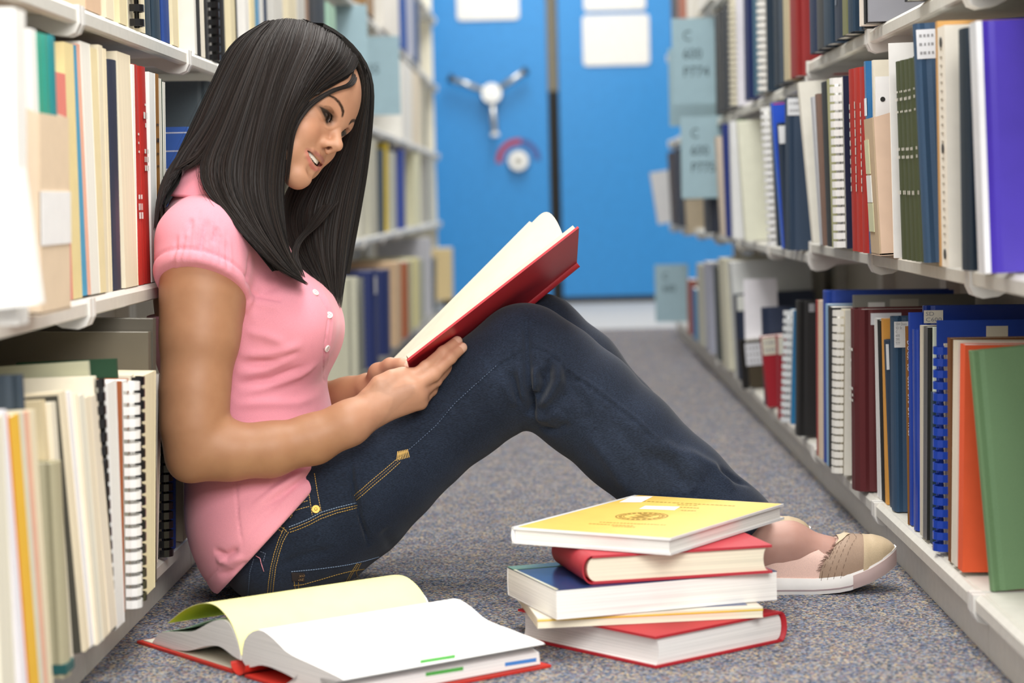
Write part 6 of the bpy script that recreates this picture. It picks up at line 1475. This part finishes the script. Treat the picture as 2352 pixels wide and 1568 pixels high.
def sheet_of(guides, count, seed, w=.0008, lift=.004, base=True, end=.12, cen=None, bu=(0, 1), bt=2, ck=1.0):
    def gp(x, y, Y):
        if Y is None:
            h_ = hit(BTREE, x, y)[0]; Y = (h_.y if h_ is not None else 3.0) - .0085
        return J(x, y, Y)
    G = np.stack([crs([gp(*g) for g in gd], NT) for gd in guides]); ng = len(G); rs = np.random.RandomState(seed)
    def S(u):
        x = np.clip(u, 0, 1) * (ng - 1); i = min(int(x), ng - 2); f = x - i; a, b_ = G[i], G[i + 1]
        m0 = (G[i + 1] - G[i - 1]) / 2 if i else b_ - a; m1 = (G[i + 2] - G[i]) / 2 if i + 2 < ng else b_ - a
        return (2 * f**3 - 3 * f**2 + 1) * a + (f**3 - 2 * f**2 + f) * m0 + (-2 * f**3 + 3 * f**2) * b_ + (f**3 - f**2) * m1
    T = np.linspace(0, 1, NT)[:, None]
    def nrm_(u):
        e = .02; du = S(min(1, u + e)) - S(max(0, u - e)); dt = np.gradient(S(u), axis=0); n = np.cross(du, dt); n /= np.linalg.norm(n, axis=1)[:, None] + 1e-9
        c = HP if cen is None else cen; s = np.sign((n * (S(u) - c)).sum(1).mean()); return n * s, dt / (np.linalg.norm(dt, axis=1)[:, None] + 1e-9)
    if base:
        us = np.linspace(bu[0], bu[1], ng * 7); bs = []
        for off in (-.0025, -.008):
            rows_ = [S(u) + nrm_(u)[0] * off for u in us]; b = sum(len(x) for x in HV); rows_ = [r[bt:-3] for r in rows_]; NB2 = NT - bt - 3; V = np.concatenate(rows_); HV.append(V); HC_.append(np.tile(np.array(lin('#120e0c')), (len(V), 1)))
            i, j = np.meshgrid(np.arange(len(us) - 1), np.arange(NB2 - 1), indexing='ij'); i, j = i.ravel(), j.ravel(); HF.append(np.stack([b + i * NB2 + j, b + (i + 1) * NB2 + j, b + (i + 1) * NB2 + j + 1, b + i * NB2 + j + 1], 1))
    ncl = max(6, count // 14); cl = np.sort(rs.rand(ncl)); tint = rs.rand(ncl); dep = rs.rand(ncl)
    for q in range(count):
        u = rs.rand(); ci = np.argmin(np.abs(cl - u)); uc = cl[ci]
        p = S(u + (uc - u) * .35 * ck); n, dt = nrm_(u); pull = S(uc)
        kk = (.55 * ck * T ** 1.5) * rs.uniform(.5, 1); p = p * (1 - kk) + pull * kk
        ph = rs.rand() * 6.28; side = np.cross(n, dt)
        p = p + n * (lift * (dep[ci] * .6 + rs.rand() * .4) * np.minimum(1, T * 6 + .3)) + side * (np.sin(T * rs.uniform(3, 7) + ph) * .0011 * T)
        t1 = 1 - rs.rand() ** 1.6 * end; t0 = rs.rand() * .04; idx = np.linspace(t0, t1, NT) * (NT - 1); i0 = np.floor(idx).astype(int).clip(0, NT - 2); f = (idx - i0)[:, None]; p = p[i0] * (1 - f) + p[i0 + 1] * f
        ang = rs.normal(0, .45); sd = side * math.cos(ang) + n * math.sin(ang)
        c = np.array(lin('#191210')) * (1 - tint[ci] * .5) + np.array(lin('#2f241e')) * tint[ci] * .5; c = c * rs.uniform(.45, 1.3)
        ribbon(p, sd, w * rs.uniform(.6, 1.2), c)
# hair over the near side of the head, falling before the shoulder
NEAR = [
 [(628, 47, 3.03), (585, 100, 2.985), (540, 195, 2.955), (497, 295, 2.940), (462, 375, 2.93), (468, 430, 2.918), (518, 492, 2.898), (580, 563, 2.890), (640, 622, 2.90), (704, 656, 2.92)],
 [(645, 43, 3.02), (612, 100, 2.975), (575, 195, 2.945), (540, 295, 2.932), (512, 380, 2.922), (520, 445, 2.912), (562, 515, 2.896), (610, 575, 2.895), (655, 625, 2.91), (706, 657, 2.93)],
 [(662, 42, 3.02), (638, 100, 2.972), (605, 195, 2.942), (575, 300, 2.930), (556, 395, 2.922), (562, 460, 2.915), (590, 525, 2.905), (630, 585, 2.908), (665, 628, 2.92), (704, 655, 2.94)],
 [(685, 45, 3.02), (668, 100, 2.972), (634, 195, 2.942), (605, 300, 2.932), (588, 400, 2.927), (592, 465, 2.922), (612, 530, 2.918), (645, 590, 2.922), (672, 628, 2.935), (700, 652, 2.95)],
 [(712, 51, 3.02), (700, 105, 2.975), (664, 190, 2.945), (630, 290, 2.935), (612, 390, 2.934), (612, 460, 2.932), (628, 530, 2.932), (654, 590, 2.938), (676, 625, 2.95), (694, 645, 2.962)],
 [(745, 65, 3.02), (732, 112, 2.98), (694, 185, 2.952), (652, 278, 2.945), (632, 380, 2.948), (628, 455, 2.948), (640, 525, 2.948), (660, 585, 2.952), (678, 620, 2.962), (690, 640, 2.97)],
 [(780, 88, 3.02), (765, 128, 2.985), (716, 190, 2.960), (670, 262, 2.954), (645, 350, 2.960), (637, 440, 2.962), (646, 515, 2.964), (660, 580, 2.968), (675, 612, 2.975), (686, 630, 2.982)],
 [(818, 128, 3.035), (800, 162, None), (772, 181, None), (744, 196, None), (712, 221, None), (686, 254, 2.960), (655, 335, 2.968), (643, 430, 2.974), (648, 510, 2.978), (658, 570, 2.984), (668, 600, 2.99), (678, 620, 2.995)],
 [(824, 146, 3.05), (803, 171, None), (772, 189, None), (738, 204, None), (706, 228, None), (684, 252, 2.964), (670, 280, 2.966), (655, 350, 2.975), (648, 430, 2.985), (648, 500, 2.99), (654, 550, 2.995), (664, 590, 3.00)]]
sheet_of(NEAR, 3400, 1, .00072, .0045, True, .13, np.array([HP[0], 9.0, HP[2]]), (0, .84), 3)
# hair falling behind the shoulder
BACK = [
 [(640, 46, 3.13), (560, 100, 3.145), (505, 195, 3.16), (460, 300, 3.16), (415, 390, 3.15), (385, 450, 3.13), (372, 505, 3.11)],
 [(615, 50, 3.085), (540, 105, 3.10), (492, 195, 3.11), (445, 295, 3.11), (402, 385, 3.10), (377, 450, 3.085), (367, 520, 3.07)],
 [(612, 48, 3.05), (535, 108, 3.05), (488, 198, 3.05), (440, 298, 3.045), (398, 388, 3.035), (372, 450, 2.985), (360, 528, 2.95)],
 [(620, 47, 3.04), (555, 104, 3.00), (505, 197, 2.985), (460, 297, 2.975), (402, 376, 2.965), (377, 430, 2.945), (361, 518, 2.915)],
 [(628, 46, 3.035), (580, 100, 2.99), (532, 196, 2.965), (488, 296, 2.95), (440, 364, 2.945), (404, 391, 2.940), (388, 402, 2.938)],
 [(632, 46, 3.03), (590, 100, 2.985), (548, 196, 2.958), (508, 296, 2.944), (474, 360, 2.938), (444, 384, 2.938), (428, 392, 2.938)]]
sheet_of(BACK, 1500, 2, .00085, .004, True, .10, np.array([HP[0], 3.06, HP[2]]))
# hair sweeping over the brow and down the far cheek
FAR = [
 [(640, 46, 3.12), (680, 70, 3.16), (720, 160, 3.19), (740, 280, 3.20), (745, 400, 3.20), (735, 500, 3.19), (735, 590, 3.17), (745, 670, 3.15)],
 [(680, 44, 3.09), (760, 90, 3.13), (800, 170, 3.16), (815, 270, 3.175), (805, 390, 3.18), (790, 500, 3.175), (775, 600, 3.16), (768, 690, 3.14)],
 [(690, 44, 3.06), (770, 84, 3.085), (820, 135, 3.10), (843, 190, 3.12), (844, 270, 3.14), (832, 390, 3.155), (814, 500, 3.155), (795, 600, 3.145), (778, 700, 3.125)],
 [(700, 46, 3.045), (768, 82, 3.05), (818, 130, 3.065), (840, 180, 3.085), (840, 260, 3.115), (824, 380, 3.13), (802, 490, 3.13), (786, 600, 3.12), (778, 708, 3.105)],
 [(715, 52, 3.035), (768, 84, 3.035), (812, 128, 3.045), (832, 172, 3.065), (834, 240, 3.10), (815, 350, 3.12), (788, 460, 3.12), (770, 580, 3.11), (772, 700, 3.09)],
 [(745, 66, 3.03), (780, 92, 3.03), (812, 128, 3.038), (828, 165, 3.055), (829, 220, 3.09), (806, 320, 3.115), (770, 430, 3.115), (746, 550, 3.10), (762, 690, 3.075)],
 [(770, 90, 3.06), (795, 115, 3.07), (815, 150, 3.08), (820, 205, 3.10), (796, 300, 3.12), (745, 400, 3.125), (706, 490, 3.11), (712, 580, 3.08), (750, 675, 3.055)],
 [(770, 110, 3.10), (790, 160, 3.12), (790, 230, 3.135), (750, 330, 3.14), (700, 420, 3.135), (668, 500, 3.11), (684, 580, 3.07), (728, 650, 3.04)],
 [(740, 120, 3.13), (750, 200, 3.15), (730, 300, 3.16), (690, 390, 3.155), (655, 450, 3.14), (646, 520, 3.10), (664, 585, 3.06), (710, 645, 3.02)]]
sheet_of(FAR, 2600, 3, .00085, .004, True, .14, np.array([HP[0], 9.0, HP[2]]), (.02, .98), 2)
WISP = [[(812, 150, 3.04), (798, 190, None), (756, 206, None), (704, 240, None), (672, 288, 2.964), (660, 360, 2.968), (652, 440, 2.98)], [(824, 165, 3.06), (810, 198, None), (768, 212, None), (716, 246, None), (682, 296, None), (668, 370, 2.970), (660, 440, 2.982)]]
sheet_of(WISP, 130, 6, .00035, .002, False, .35)
sheet_of(NEAR[-3:], 420, 7, .0006, .003, False, .3, np.array([HP[0], 9.0, HP[2]]), ck=.1)
# a few crossing locks below the chin and stray hairs
CROSS = [[(735, 470, 3.09), (705, 520, 3.06), (680, 555, 3.02), (672, 590, 2.99), (690, 625, 2.98)], [(780, 460, 3.10), (740, 510, 3.08), (700, 545, 3.04), (684, 580, 3.0), (704, 640, 2.985)]]
sheet_of(CROSS, 160, 4, .0008, .003, False, .1)
rs = np.random.RandomState(9)
for i in range(70):
    g = NEAR[rs.randint(0, 4)] if i < 45 else FAR[rs.randint(1, 4)] if i < 58 else BACK[rs.randint(1, 4)]
    p = crs([J(x + rs.normal(0, 5), y, Y - .006) for x, y, Y in g], NT); d = rs.normal(0, .004, 3) ; p = p + d * np.linspace(0, 1, NT)[:, None] ** 2 * 3; a = rs.randint(0, 10); p = crs(p[a:a + rs.randint(12, 20)], NT)
    ribbon(p, np.array([.8, 0, .6]), .00028, np.array(lin('#1a1311')))
cap = Prims()                                      # scalp mass beneath the strands
cap.ell(hw(-10, 0, 44), np.array((96, 77, 86)) * mm, HR, .01); cap.ell(hw(-22, 0, 10), np.array((84, 75, 86)) * mm, HR, .02)
cap.add(lambda p: -((p - hw(46, 0, 60).astype(np.float32)) @ (HR @ np.array([-.86, 0, .5])).astype(np.float32)), hw(0, 0, 30), .3, .01, 'i')
CPp, CPf = extract(cap, (-.52, 2.93, .56), (-.20, 3.18, .86), .004)
HV.append(CPp); b0 = sum(len(x) for x in HV[:-1]); HF.append(CPf + b0); HC_.append(np.tile(np.array(lin('#120e0c')), (len(CPp), 1)))
mesh_from('hair', np.concatenate(HV), np.concatenate(HF), HAIR, pers, np.concatenate(HC_))
